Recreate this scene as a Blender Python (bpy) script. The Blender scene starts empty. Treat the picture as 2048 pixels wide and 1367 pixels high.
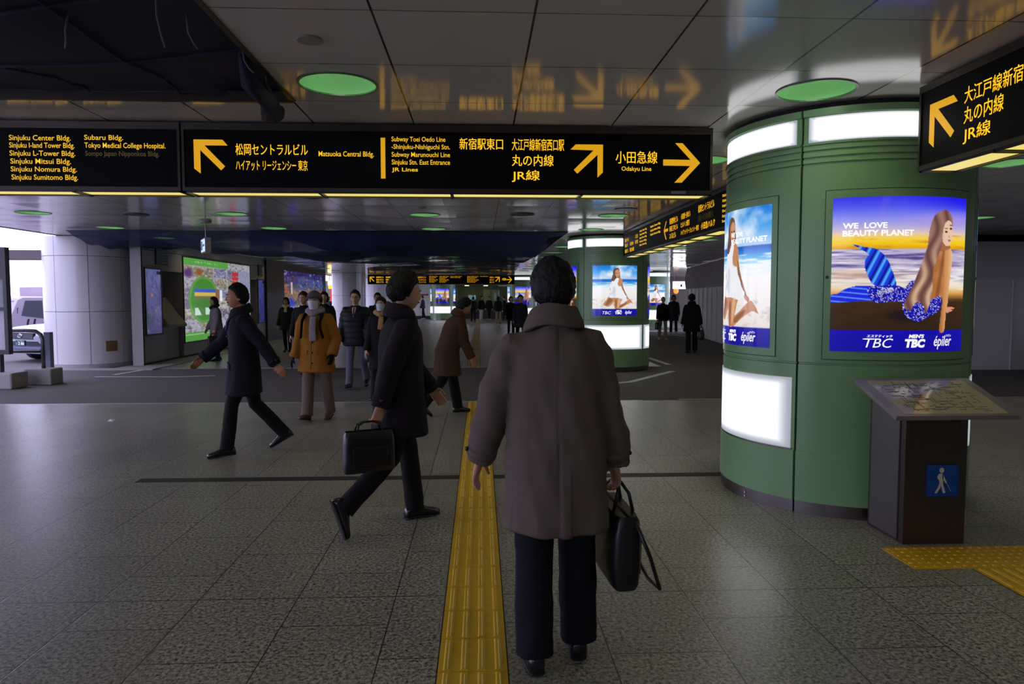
import bpy, bmesh, math, random
import numpy as np
from mathutils import Vector, Matrix, noise as mnoise

SC = bpy.context.scene
COL = SC.collection
rnd = random.Random(7)

# ------------------------------------------------------------------ camera
FPX, PITCH, YAW = 1430.0, math.radians(3.5), math.radians(2.56)
EYE = Vector((0.036, 0.0, 1.6))
cd = bpy.data.cameras.new('camera'); cam = bpy.data.objects.new('camera', cd); COL.objects.link(cam)
cd.sensor_width = 36.0; cd.lens = FPX / 2048 * 36.0; cd.clip_start = 0.05; cd.clip_end = 400
cam.location = EYE; cam.rotation_euler = (math.pi / 2 - PITCH, 0, -YAW)
SC.camera = cam

# ------------------------------------------------------------------ light
wd = bpy.data.worlds.new('world'); SC.world = wd; wd.use_nodes = True
wn = wd.node_tree.nodes; wl = wd.node_tree.links
bg = wn['Background']; bg.inputs['Color'].default_value = (0.68, 0.66, 1.0, 1); bg.inputs['Strength'].default_value = 3.8
SC.view_settings.view_transform = 'Standard'; SC.view_settings.look = 'None'
SC.view_settings.gamma = 1.0; SC.view_settings.use_curve_mapping = False
SC.view_settings.exposure = 0.0
SC.cycles.max_bounces = 7; SC.cycles.diffuse_bounces = 4; SC.cycles.glossy_bounces = 4
SC.cycles.transparent_max_bounces = 12; SC.cycles.sample_clamp_indirect = 4.0

def srgb(r, g, b):
    f = lambda c: (c / 255 / 12.92) if c / 255 <= .04045 else ((c / 255 + .055) / 1.055) ** 2.4
    return (f(r), f(g), f(b))

# ------------------------------------------------------------------ where a sight line meets the ground / a plane
def _ray(px, py):
    fw = Vector((math.sin(YAW) * math.cos(PITCH), math.cos(YAW) * math.cos(PITCH), -math.sin(PITCH)))
    rt = Vector((math.cos(YAW), -math.sin(YAW), 0)); up = rt.cross(fw)
    return fw + rt * ((px - 1024) / FPX) + up * ((683.5 - py) / FPX)
def gz(px, py, z=0.0):
    d = _ray(px, py); return EYE + d * ((z - EYE.z) / d.z)
def gy(px, py, Y):
    d = _ray(px, py); return EYE + d * (Y / d.y)
def gx(px, py, X):
    d = _ray(px, py); return EYE + d * ((X - EYE.x) / d.x)

# ------------------------------------------------------------------ materials
MATS = {}
def mat(name, col, rough=.6, metal=0.0, spec=.5, var=0.0, vscale=30.0, bump=0.0, bscale=200.0, emit=None, estr=1.0, coat=0.0, trans=0.0, aniso=0.0):
    if name in MATS: return MATS[name]
    m = bpy.data.materials.new(name); m.use_nodes = True; MATS[name] = m
    nt = m.node_tree; b = nt.nodes['Principled BSDF']
    b.inputs['Base Color'].default_value = (*col, 1); b.inputs['Roughness'].default_value = rough
    b.inputs['Metallic'].default_value = metal; b.inputs['Specular IOR Level'].default_value = spec
    if coat: b.inputs['Coat Weight'].default_value = coat; b.inputs['Coat Roughness'].default_value = .08
    if aniso: b.inputs['Anisotropic'].default_value = aniso
    tc = nt.nodes.new('ShaderNodeTexCoord')
    if var:
        nz = nt.nodes.new('ShaderNodeTexNoise'); nz.inputs['Scale'].default_value = vscale; nz.inputs['Detail'].default_value = 4
        nt.links.new(tc.outputs['Object'], nz.inputs['Vector'])
        mx = nt.nodes.new('ShaderNodeMix'); mx.data_type = 'RGBA'
        mx.inputs['A'].default_value = (*[c * (1 - var) for c in col], 1); mx.inputs['B'].default_value = (*[min(1, c * (1 + var)) for c in col], 1)
        nt.links.new(nz.outputs['Fac'], mx.inputs['Factor']); nt.links.new(mx.outputs['Result'], b.inputs['Base Color'])
    if bump:
        nb = nt.nodes.new('ShaderNodeTexNoise'); nb.inputs['Scale'].default_value = bscale; nb.inputs['Detail'].default_value = 3
        nt.links.new(tc.outputs['Object'], nb.inputs['Vector'])
        bp = nt.nodes.new('ShaderNodeBump'); bp.inputs['Strength'].default_value = bump; bp.inputs['Distance'].default_value = .01
        nt.links.new(nb.outputs['Fac'], bp.inputs['Height']); nt.links.new(bp.outputs['Normal'], b.inputs['Normal'])
    if emit:
        b.inputs['Emission Color'].default_value = (*emit, 1); b.inputs['Emission Strength'].default_value = estr
    if trans:
        b.inputs['Transmission Weight'].default_value = trans
    return m

def mat_print(name, strength, gloss=True):
    """a printed or lit picture: colours from the mesh's own colour layer, given off by the lamp behind"""
    if name in MATS: return MATS[name]
    m = bpy.data.materials.new(name); m.use_nodes = True; MATS[name] = m
    nt = m.node_tree; b = nt.nodes['Principled BSDF']
    b.inputs['Base Color'].default_value = (.02, .02, .02, 1); b.inputs['Roughness'].default_value = .12 if gloss else .5
    a = nt.nodes.new('ShaderNodeVertexColor'); a.layer_name = 'print'
    nt.links.new(a.outputs['Color'], b.inputs['Emission Color']); b.inputs['Emission Strength'].default_value = strength
    return m

def mat_poster(name):
    """an unlit paper print"""
    if name in MATS: return MATS[name]
    m = bpy.data.materials.new(name); m.use_nodes = True; MATS[name] = m
    nt = m.node_tree; b = nt.nodes['Principled BSDF']; b.inputs['Roughness'].default_value = .3
    a = nt.nodes.new('ShaderNodeVertexColor'); a.layer_name = 'print'
    nt.links.new(a.outputs['Color'], b.inputs['Base Color'])
    return m

def N(nt, kind, **kw):
    n = nt.nodes.new(kind)
    for k, v in kw.items(): setattr(n, k, v)
    return n
def M_(nt, op, a, b=None, c=None):
    n = nt.nodes.new('ShaderNodeMath'); n.operation = op
    for i, v in enumerate((a, b, c)):
        if v is None: continue
        if isinstance(v, (int, float)): n.inputs[i].default_value = v
        else: nt.links.new(v, n.inputs[i])
    return n.outputs[0]

def mat_granite(name):
    m = bpy.data.materials.new(name); m.use_nodes = True; MATS[name] = m
    nt = m.node_tree; L = nt.links; b = nt.nodes['Principled BSDF']
    tc = N(nt, 'ShaderNodeTexCoord'); sp = N(nt, 'ShaderNodeSeparateXYZ'); L.new(tc.outputs['Object'], sp.inputs[0])
    W, LY = .52, .672
    u = M_(nt, 'DIVIDE', M_(nt, 'ADD', sp.outputs['X'], .42), W); cu = M_(nt, 'FLOOR', u)
    off = M_(nt, 'MULTIPLY', M_(nt, 'MODULO', M_(nt, 'ADD', cu, 200.0), 2.0), .5)
    v = M_(nt, 'ADD', M_(nt, 'DIVIDE', M_(nt, 'SUBTRACT', sp.outputs['Y'], 3.78), LY), off); cv = M_(nt, 'FLOOR', v)
    fu = M_(nt, 'FRACT', u); fv = M_(nt, 'FRACT', v)
    du = M_(nt, 'MULTIPLY', M_(nt, 'MINIMUM', fu, M_(nt, 'SUBTRACT', 1.0, fu)), W)
    dv = M_(nt, 'MULTIPLY', M_(nt, 'MINIMUM', fv, M_(nt, 'SUBTRACT', 1.0, fv)), LY)
    d = M_(nt, 'MINIMUM', du, dv)
    d2 = M_(nt, 'ABSOLUTE', M_(nt, 'SUBTRACT', sp.outputs['Y'], 3.78))
    d = M_(nt, 'MINIMUM', d, M_(nt, 'MULTIPLY', d2, .8))
    joint = M_(nt, 'SMOOTH_MIN', 1.0, M_(nt, 'MAXIMUM', 0.0, M_(nt, 'DIVIDE', M_(nt, 'SUBTRACT', d, .002), .0025)), .02)
    cmb = N(nt, 'ShaderNodeCombineXYZ'); L.new(cu, cmb.inputs[0]); L.new(cv, cmb.inputs[1])
    wn_ = N(nt, 'ShaderNodeTexWhiteNoise'); L.new(cmb.outputs[0], wn_.inputs['Vector'])
    vo = N(nt, 'ShaderNodeTexNoise'); vo.inputs['Scale'].default_value = 52; vo.inputs['Detail'].default_value = 5; vo.inputs['Roughness'].default_value = .8
    L.new(tc.outputs['Object'], vo.inputs['Vector'])
    cr = N(nt, 'ShaderNodeValToRGB'); L.new(vo.outputs['Fac'], cr.inputs[0])
    e = cr.color_ramp.elements; e[0].position = .38; e[0].color = (.02, .02, .017, 1); e[1].position = .60; e[1].color = (.50, .49, .40, 1)
    ee = cr.color_ramp.elements.new(.47); ee.color = (.21, .205, .165, 1)
    big = N(nt, 'ShaderNodeTexNoise'); big.inputs['Scale'].default_value = 1.3; big.inputs['Detail'].default_value = 3; L.new(tc.outputs['Object'], big.inputs['Vector'])
    k = M_(nt, 'MULTIPLY', M_(nt, 'MULTIPLY_ADD', wn_.outputs['Value'], .16, .92), M_(nt, 'MULTIPLY_ADD', big.outputs['Fac'], .4, .8))
    k = M_(nt, 'MULTIPLY', k, M_(nt, 'MULTIPLY_ADD', joint, .88, .12))
    vm = N(nt, 'ShaderNodeVectorMath', operation='SCALE'); L.new(cr.outputs['Color'], vm.inputs[0]); L.new(k, vm.inputs['Scale'])
    L.new(vm.outputs[0], b.inputs['Base Color'])
    L.new(M_(nt, 'MULTIPLY_ADD', vo.outputs['Fac'], .25, .19), b.inputs['Roughness']); b.inputs['Specular IOR Level'].default_value = .6
    bp = N(nt, 'ShaderNodeBump'); bp.inputs['Strength'].default_value = .22; bp.inputs['Distance'].default_value = .003
    L.new(M_(nt, 'ADD', M_(nt, 'MULTIPLY', joint, 1.0), M_(nt, 'MULTIPLY', vo.outputs['Fac'], .5)), bp.inputs['Height'])
    L.new(bp.outputs['Normal'], b.inputs['Normal'])
    return m

def mat_ceiling(name):
    m = bpy.data.materials.new(name); m.use_nodes = True; MATS[name] = m
    nt = m.node_tree; L = nt.links; b = nt.nodes['Principled BSDF']
    tc = N(nt, 'ShaderNodeTexCoord'); sp = N(nt, 'ShaderNodeSeparateXYZ'); L.new(tc.outputs['Object'], sp.inputs[0])
    u = M_(nt, 'DIVIDE', M_(nt, 'ADD', sp.outputs['X'], .49), .8); v = M_(nt, 'DIVIDE', M_(nt, 'SUBTRACT', sp.outputs['Y'], 4.421), .818)
    fu = M_(nt, 'FRACT', u); fv = M_(nt, 'FRACT', v)
    du = M_(nt, 'MULTIPLY', M_(nt, 'MINIMUM', fu, M_(nt, 'SUBTRACT', 1.0, fu)), .8)
    dv = M_(nt, 'MULTIPLY', M_(nt, 'MINIMUM', fv, M_(nt, 'SUBTRACT', 1.0, fv)), .818)
    ju = M_(nt, 'LESS_THAN', du, .0062); jv = M_(nt, 'LESS_THAN', dv, .0036)
    j = M_(nt, 'MAXIMUM', ju, jv)
    cmb = N(nt, 'ShaderNodeCombineXYZ'); L.new(M_(nt, 'FLOOR', u), cmb.inputs[0]); L.new(M_(nt, 'FLOOR', v), cmb.inputs[1])
    wn_ = N(nt, 'ShaderNodeTexWhiteNoise'); L.new(cmb.outputs[0], wn_.inputs['Vector'])
    c2 = N(nt, 'ShaderNodeCombineXYZ'); L.new(M_(nt, 'FLOOR', v), c2.inputs[0])
    w2 = N(nt, 'ShaderNodeTexWhiteNoise'); L.new(c2.outputs[0], w2.inputs['Vector'])
    mx = N(nt, 'ShaderNodeMix', data_type='RGBA'); mx.inputs['A'].default_value = (.60, .595, .565, 1); mx.inputs['B'].default_value = (.015, .013, .008, 1)
    L.new(j, mx.inputs['Factor']); L.new(mx.outputs['Result'], b.inputs['Base Color'])
    b.inputs['Roughness'].default_value = .13; b.inputs['Specular IOR Level'].default_value = .8
    # every panel hangs at its own slight tilt
    sub = N(nt, 'ShaderNodeVectorMath', operation='SUBTRACT'); L.new(wn_.outputs['Color'], sub.inputs[0]); sub.inputs[1].default_value = (.5, .5, .5)
    sc = N(nt, 'ShaderNodeVectorMath', operation='MULTIPLY'); L.new(sub.outputs[0], sc.inputs[0]); sc.inputs[1].default_value = (.012, .022, 0)
    bow = N(nt, 'ShaderNodeCombineXYZ')
    L.new(M_(nt, 'MULTIPLY', M_(nt, 'SUBTRACT', fu, .5), .010), bow.inputs[0])
    L.new(M_(nt, 'ADD', M_(nt, 'MULTIPLY', M_(nt, 'SUBTRACT', fv, .5), .020), M_(nt, 'MULTIPLY', M_(nt, 'SUBTRACT', w2.outputs['Value'], .5), .03)), bow.inputs[1])
    geo = N(nt, 'ShaderNodeNewGeometry')
    a1 = N(nt, 'ShaderNodeVectorMath', operation='ADD'); L.new(geo.outputs['Normal'], a1.inputs[0]); L.new(sc.outputs[0], a1.inputs[1])
    a2 = N(nt, 'ShaderNodeVectorMath', operation='ADD'); L.new(a1.outputs[0], a2.inputs[0]); L.new(bow.outputs[0], a2.inputs[1])
    nm = N(nt, 'ShaderNodeVectorMath', operation='NORMALIZE'); L.new(a2.outputs[0], nm.inputs[0]); L.new(nm.outputs[0], b.inputs['Normal'])
    return m

def mat_net(name, col, through):
    m = bpy.data.materials.new(name); m.use_nodes = True; MATS[name] = m
    nt = m.node_tree; L = nt.links; b = nt.nodes['Principled BSDF']; out = nt.nodes['Material Output']
    b.inputs['Roughness'].default_value = .8
    tc = N(nt, 'ShaderNodeTexCoord'); nz = N(nt, 'ShaderNodeTexNoise'); nz.inputs['Scale'].default_value = 2.2; nz.inputs['Detail'].default_value = 4
    L.new(tc.outputs['Object'], nz.inputs['Vector'])
    mx = N(nt, 'ShaderNodeMix', data_type='RGBA'); mx.inputs['A'].default_value = (*[c * .5 for c in col], 1); mx.inputs['B'].default_value = (*[c * 1.4 for c in col], 1)
    L.new(nz.outputs['Fac'], mx.inputs['Factor']); L.new(mx.outputs['Result'], b.inputs['Base Color'])
    tr = N(nt, 'ShaderNodeBsdfTransparent'); ms = N(nt, 'ShaderNodeMixShader')
    L.new(M_(nt, 'MULTIPLY', M_(nt, 'ADD', nz.outputs['Fac'], .5), through), ms.inputs[0])
    L.new(b.outputs[0], ms.inputs[1]); L.new(tr.outputs[0], ms.inputs[2]); L.new(ms.outputs[0], out.inputs['Surface'])
    return m

# ------------------------------------------------------------------ mesh collecting
class MB:
    def __init__(s): s.v = []; s.f = []
    def add(s, vs, fs):
        o = len(s.v); s.v += [tuple(p) for p in vs]; s.f += [tuple(i + o for i in f) for f in fs]; return s
    def box(s, x0, x1, y0, y1, z0, z1):
        return s.add([(x0,y0,z0),(x1,y0,z0),(x1,y1,z0),(x0,y1,z0),(x0,y0,z1),(x1,y0,z1),(x1,y1,z1),(x0,y1,z1)],
                     [(0,3,2,1),(4,5,6,7),(0,1,5,4),(1,2,6,5),(2,3,7,6),(3,0,4,7)])
    def bbox(s, x0, x1, y0, y1, z0, z1, b=.01):
        bm = bmesh.new(); bmesh.ops.create_cube(bm, size=1)
        for v in bm.verts: v.co = Vector((x0 + (v.co.x + .5) * (x1 - x0), y0 + (v.co.y + .5) * (y1 - y0), z0 + (v.co.z + .5) * (z1 - z0)))
        bmesh.ops.bevel(bm, geom=bm.edges[:], offset=b, segments=2, affect='EDGES', profile=.5)
        bm.verts.index_update(); s.add([v.co[:] for v in bm.verts], [[v.index for v in f.verts] for f in bm.faces]); bm.free(); return s
    def loft(s, rings, cap=True):
        n = len(rings[0]); vs = [p for r in rings for p in r]; fs = []
        for i in range(len(rings) - 1):
            for k in range(n):
                a, b = i * n + k, i * n + (k + 1) % n
                fs.append((a, b, b + n, a + n))
        if cap:
            fs.append(tuple(range(n - 1, -1, -1))); fs.append(tuple(range((len(rings) - 1) * n, len(rings) * n)))
        return s.add(vs, fs)
    def tube(s, pts, rad, n=8, cap=True):
        pts = [Vector(p) for p in pts]; rings = []
        if isinstance(rad, (int, float)): rad = [rad] * len(pts)
        ref = None
        for i, p in enumerate(pts):
            t = (pts[min(i + 1, len(pts) - 1)] - pts[max(i - 1, 0)]).normalized()
            if ref is None: ref = t.orthogonal().normalized()
            a = (ref - t * ref.dot(t)).normalized(); b = t.cross(a); ref = a
            r = rad[i]; r = r if isinstance(r, tuple) else (r, r)
            rings.append([p + a * (r[0] * math.cos(q)) + b * (r[1] * math.sin(q)) for q in [2 * math.pi * k / n for k in range(n)]])
        return s.loft(rings, cap)
    def cyl(s, x, y, z0, z1, r, n=24, r1=None):
        r1 = r if r1 is None else r1
        return s.loft([[(x + q * math.cos(2 * math.pi * k / n), y + q * math.sin(2 * math.pi * k / n), z) for k in range(n)] for z, q in ((z0, r), (z1, r1))])
    def lathe(s, prof, n=32, cx=0, cy=0, cap=True):
        return s.loft([[(cx + r * math.cos(2 * math.pi * k / n), cy + r * math.sin(2 * math.pi * k / n), z) for k in range(n)] for r, z in prof], cap)
    def prism(s, poly, f, d):
        """poly: 2-D outline (counter-clockwise seen from the front); f maps (a, b, depth) to a point"""
        n = len(poly)
        vs = [f(a, b, 0) for a, b in poly] + [f(a, b, d) for a, b in poly]
        fs = [tuple(range(n)), tuple(range(2 * n - 1, n - 1, -1))] + [(k, n + k, n + (k + 1) % n, (k + 1) % n) for k in range(n)]
        return s.add(vs, fs)
    def sphere(s, c, r, nu=16, nv=10, f=None):
        r = r if isinstance(r, tuple) else (r, r, r); vs = []; fs = []
        for j in range(nv + 1):
            th = math.pi * j / nv
            for k in range(nu):
                ph = 2 * math.pi * k / nu
                d = (math.sin(th) * math.cos(ph), math.sin(th) * math.sin(ph), math.cos(th))
                vs.append((c[0] + d[0] * r[0], c[1] + d[1] * r[1], c[2] + d[2] * r[2]))
        for j in range(nv):
            for k in range(nu):
                a, b = j * nu + k, j * nu + (k + 1) % nu
                if j == 0: fs.append((a, a + nu, b + nu))
                elif j == nv - 1: fs.append((a, a + nu, b))
                else: fs.append((a, a + nu, b + nu, b))
        return s.add(vs, fs)
    def build(s, name, m, parent=None, smooth=False, loc=None):
        me = bpy.data.meshes.new(name); me.from_pydata(s.v, [], s.f); me.update()
        me.materials.append(m)
        if smooth: me.polygons.foreach_set('use_smooth', [True] * len(me.polygons))
        o = bpy.data.objects.new(name, me); COL.objects.link(o)
        if parent: o.parent = parent
        if loc is not None: o.location = loc
        return o

def autosmooth(o, ang=35):
    bm = bmesh.new(); bm.from_mesh(o.data)
    for f in bm.faces: f.smooth = True
    for e in bm.edges:
        if len(e.link_faces) != 2 or e.calc_face_angle(0) > math.radians(ang): e.smooth = False
    bm.to_mesh(o.data); bm.free(); return o

def tag(o, label, cat, group=None, kind=None):
    o['label'] = label; o['category'] = cat
    if group: o['group'] = group
    if kind: o['kind'] = kind
    return o
def thing(name, label, cat, loc=(0, 0, 0), rotz=0.0, group=None):
    o = bpy.data.objects.new(name, None); COL.objects.link(o); o.empty_display_size = .1
    o.location = loc; o.rotation_euler = (0, 0, rotz); return tag(o, label, cat, group)
def struct(name, mb, m, label=None, smooth=False):
    o = mb.build(name, m, None, smooth); o['kind'] = 'structure'
    if label: o['label'] = label
    return o

def grid_print(name, W, H, fpos, art, m, parent):
    """art: (H, W, 3) linear colours; fpos(u, v) gives the point for u left to right, v top to bottom"""
    vs = [fpos(i / (W - 1), j / (H - 1)) for j in range(H) for i in range(W)]
    fs = [(j * W + i, (j + 1) * W + i, (j + 1) * W + i + 1, j * W + i + 1) for j in range(H - 1) for i in range(W - 1)]
    me = bpy.data.meshes.new(name); me.from_pydata(vs, [], fs); me.update(); me.materials.append(m)
    a = me.color_attributes.new('print', 'FLOAT_COLOR', 'POINT')
    buf = np.ones((W * H, 4), np.float32); buf[:, :3] = art.reshape(-1, 3); a.data.foreach_set('color', buf.ravel())
    me.polygons.foreach_set('use_smooth', [True] * len(me.polygons))
    o = bpy.data.objects.new(name, me); COL.objects.link(o); o.parent = parent; return o

# ------------------------------------------------------------------ writing
_TC = {}
def text_geo(s, bold=0.0, shear=0.0):
    k = (s, bold, shear)
    if k in _TC: return _TC[k]
    c = bpy.data.curves.new('t', 'FONT'); c.body = s; c.size = 1; c.offset = bold; c.shear = shear; c.resolution_u = 3; c.fill_mode = 'FRONT'
    o = bpy.data.objects.new('t', c); COL.objects.link(o); bpy.context.view_layer.update()
    me = o.evaluated_get(bpy.context.evaluated_depsgraph_get()).to_mesh()
    vs = np.array([v.co[:2] for v in me.vertices]); fs = [tuple(p.vertices) for p in me.polygons]
    bpy.data.objects.remove(o); bpy.data.curves.remove(c)
    lo, hi = vs.min(0), vs.max(0); _TC[k] = ((vs - lo) / (hi - lo), fs, (hi - lo)[0] / (hi - lo)[1]); return _TC[k]
def text_into(mb, s, u0, u1, v0, v1, fpos, bold=.012, shear=0.0):
    """fits the written line into the box u0..u1 / v0 (top)..v1 (bottom) of the surface fpos(u, v)"""
    if any(ord(c) > 0x2e80 for c in s):
        vs, fs, asp = text_geo(s, 0.0, shear); w = bold * .55 * abs(v1 - v0) * (u1 - u0) / max(1e-6, abs(v1 - v0)) / max(1.0, asp)
        for du in (-w, 0, w): mb.add([fpos(u0 + p[0] * (u1 - u0) + du, v1 + p[1] * (v0 - v1)) for p in vs], fs)
        return mb
    vs, fs, asp = text_geo(s, bold, shear)
    mb.add([fpos(u0 + p[0] * (u1 - u0), v1 + p[1] * (v0 - v1)) for p in vs], fs); return mb
def solidify_text(mb):
    return mb

# ================================================================== the setting
HC = 3.0
PX, PY, CX0, CY0 = .8, .818, -.49, 4.421           # ceiling panel grid
m_gran = mat_granite('granite tiles'); m_ceil = mat_ceiling('ceiling panels')
m_asph = mat('asphalt', srgb(88, 84, 82), .8, var=.35, vscale=60, bump=.5, bscale=300)
m_black = mat('black void', (.006, .006, .007), .9)
m_line = mat('road paint', srgb(190, 190, 195), .6, var=.3, vscale=15)
m_conc = mat('concrete', srgb(150, 146, 145), .85, var=.15, vscale=25, bump=.2, bscale=60)
m_white = mat('white enamel cladding', srgb(196, 194, 196), .22, var=.03, vscale=3)
m_joint = mat('dark joint', (.02, .02, .022), .8)
m_steel = mat('stainless steel', srgb(120, 116, 114), .32, metal=1.0, var=.06, vscale=40)
m_steeld = mat('dark stainless steel', srgb(92, 84, 78), .38, metal=.85, var=.08, vscale=25)
m_wallg = mat('grey wall panel', srgb(150, 146, 142), .4, var=.05, vscale=4)
m_dark = mat('dark frame', srgb(30, 30, 34), .4)
m_signhouse = mat('sign housing', srgb(74, 68, 60), .35, metal=.5)
m_black_face = mat('black sign face', (.0035, .0035, .004), .55, spec=.12)
m_yel = mat('lit yellow letters', (.3, .2, .02), .5, emit=srgb(254, 196, 34), estr=.95)
m_arrow = mat('lit amber arrow', (.3, .2, .02), .5, emit=srgb(222, 160, 14), estr=.9)
m_dim = mat('dim covered letters', (.05, .045, .02), .5, emit=srgb(70, 62, 30), estr=.8)
m_tube = mat('sign light diffuser', (.8, .8, .6), .4, emit=srgb(244, 226, 120), estr=.9)
m_whiteL = mat('white printed letters', (.8, .8, .8), .4, emit=(1, 1, 1), estr=.85)
m_green = mat('green enamel', srgb(128, 172, 118), .28, spec=.5, var=.03, vscale=2)
m_greend = mat('green enamel rim', srgb(84, 128, 90), .3)
m_bowl = mat('green bowl', srgb(150, 226, 150), .45)
m_tac = mat('yellow tactile tile', srgb(214, 172, 30), .5, var=.12, vscale=20, bump=.1, bscale=80)
m_tacr = mat('tactile ridge highlight', srgb(252, 226, 150), .45, var=.15, vscale=60)

# ground
struct('floor', MB().box(-9.4, 4.6, -8, 11.05, -.05, 0).box(4.6, 15, -8, 11.05, -.05, 0), m_gran)
struct('floor_far', MB().box(-8.3, 4.3, 16.6, 60, -.05, 0).box(4.3, 16, 34, 60, -.05, 0), m_gran)
struct('road', MB().box(-60, 30, 11.05, 16.6, -.06, -.01).box(4.3, 30, 16.6, 34, -.06, -.01).box(-60, -8.3, 16.6, 80, -.06, -.01).box(-60, -9.4, -8, 11.05, -.06, -.01), m_asph)
struct('trim_1', MB().box(-2.97, 2.25, 6.275, 6.405, -.001, .0025), mat('dark drain slot', srgb(38, 36, 33), .6))
tag(MB().box(-9.4, 2.6, 11.09, 11.15, -.0099, -.007).build('road_line', m_line), 'long thin white line along the near edge of the dark roadway', 'road line')
tag(MB().box(3.2, 12, 11.17, 11.23, -.0099, -.007).build('road_line', m_line), 'thin white line on the dark roadway right behind the green column', 'road line')
def ground_line(pts, w, label):
    mb = MB()
    for a, b in zip(pts[:-1], pts[1:]):
        a = Vector((a[0], a[1], 0)); b = Vector((b[0], b[1], 0)); n = (b - a).normalized().cross(Vector((0, 0, 1))) * w / 2
        q = [a - n, b - n, b + n, a + n]
        mb.add([(p.x, p.y, -.0099) for p in q] + [(p.x, p.y, -.007) for p in q], [(0,3,2,1),(4,5,6,7),(0,1,5,4),(1,2,6,5),(2,3,7,6),(3,0,4,7)])
    return tag(mb.build('road_line', m_line), label, 'road line')
ground_line([gz(1195, 768), gz(1262, 762), gz(1345, 741)], .14, 'slanting white line on the dark road beside the second green column')
ground_line([gz(1290, 712), gz(1338, 728)], .14, 'short white line running right from behind the second green column')
ground_line([gz(1318, 668), gz(1372, 671)], .2, 'far pale line on the road near the grey hoarding')
ground_line([gz(228, 748), gz(290, 738), gz(302, 733)], .1, 'angled white line in front of the white round column')
ground_line([gz(190, 752), gz(360, 752), gz(430, 750)], .07, 'white line across the road in front of the map booth wall')
struct('trim_2', MB().box(-9.9, -7.3, 16.3, 16.6, -.04, .015), m_conc)
tag(MB().add([(-8.3, 16.6, .0), (-7.3, 16.6, .0), (-7.3, 27, .0), (-7.9, 27, .0), (-8.3, 16.6, .012), (-7.3, 16.6, .012), (-7.3, 27, .012), (-7.9, 27, .012)],
    [(0,3,2,1),(4,5,6,7),(0,1,5,4),(1,2,6,5),(2,3,7,6),(3,0,4,7)]).build('wall_apron', m_conc), 'pale concrete strip along the foot of the left map wall', 'kerb')

# ceiling, panel by panel, with round cut-outs for the bowls
LX = [-7.29, -4.09, -.89, 2.31, 5.51, 8.71]; LY = [4.83 + 2.454 * k for k in range(-3, 14)]
def opening(x, y):
    if x < -1.29 and y < 5.24: return True
    if -4.49 < x < -1.29 and 6.87 < y < 8.51: return True
    if -4.49 < x < 1.91 and 15.05 < y < 24: return True
    return False
mb = MB(); bowls = []
ix0, ix1, iy0, iy1 = -11, 20, -15, 62
for i in range(ix0, ix1):
    for j in range(iy0, iy1):
        x0, y0 = CX0 + i * PX, CY0 + j * PY; x1, y1 = x0 + PX, y0 + PY; xc, yc = (x0 + x1) / 2, (y0 + y1) / 2
        if x0 < -9.3 or opening(xc, yc) or x1 > 15.5: continue
        if any(abs(xc - a) < .2 for a in LX) and any(abs(yc - b) < .25 for b in LY) and -4 < yc < 40:
            n = 40; sq = []; ci = []
            for k in range(n):
                a = 2 * math.pi * k / n; c, s = math.cos(a), math.sin(a); t = 1 / max(abs(c), abs(s))
                sq.append((xc + c * t * PX / 2, yc + s * t * PY / 2, HC)); ci.append((xc + .25 * c, yc + .25 * s, HC))
            mb.add(sq + ci, [(k, n + k, n + (k + 1) % n, (k + 1) % n) for k in range(n)])
            # four corner slivers
            for sx, sy in ((x0, y0), (x1, y0), (x1, y1), (x0, y1)): pass
            bowls.append((xc, yc))
        else:
            mb.add([(x0, y0, HC), (x0, y1, HC), (x1, y1, HC), (x1, y0, HC)], [(0, 1, 2, 3)])
struct('ceiling', mb, m_ceil)
# dark slab and plenum above, with a few beams showing through the gaps
struct('slab', MB().box(-9.4, 16, -8, 60, 4.0, 4.2).box(-9.45, -9.3, -8, 60, 3.0, 4.0), mat('slab soffit', (.022, .022, .026), .9))
for k, (xa, xb, ya, yb) in enumerate(((-9.3, -1.29, 2.0, 2.25), (-9.3, -1.29, 3.5, 3.7), (-9.3, -1.29, 4.75, 4.9))):
    struct('trim_%d' % (3 + k), MB().box(xa, xb, ya, yb, 3.45, 3.7), mat('dark beam', (.05, .05, .055), .7))
struct('trim_6', MB().box(-9.3, -1.28, 5.225, 5.255, 2.985, 3.06).box(-1.3, -1.27, -4, 5.24, 2.99, 3.06), m_signhouse)
# rear and right walls of the hall
struct('wall_back', MB().box(-9.4, 15.2, -8.2, -8.0, 0, 3.0), m_wallg)
struct('wall_right', MB().box(15.0, 15.2, -8, 15.6, 0, 3.0), m_wallg)

# bowls: one kind, copied; labels by row and place in the row
def bowl_mesh():
    mb = MB(); n = 40; rings = []
    for k in range(12):
        t = k / 11; r = .25 * math.cos(t * math.pi / 2 * .97); z = .16 * math.sin(t * math.pi / 2 * .97)
        rings.append([(r * math.cos(2 * math.pi * q / n), r * math.sin(2 * math.pi * q / n), z) for q in range(n)])
    mb.loft(rings, cap=False); mb.f.append(tuple(range(11 * n, 12 * n))); return mb
rows = sorted({round(b[1], 2) for b in bowls if b[1] > 4})
proto = None
ORD = ['leftmost', 'second', 'third', 'fourth', 'fifth', 'rightmost']
ROWN = {0: 'in front of the long overhead sign', 1: 'just behind the long overhead sign'}
RO = ['first', 'second', 'third', 'fourth', 'fifth', 'sixth', 'seventh', 'eighth', 'ninth', 'tenth', 'eleventh', 'twelfth', 'thirteenth', 'fourteenth', 'fifteenth']
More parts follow.
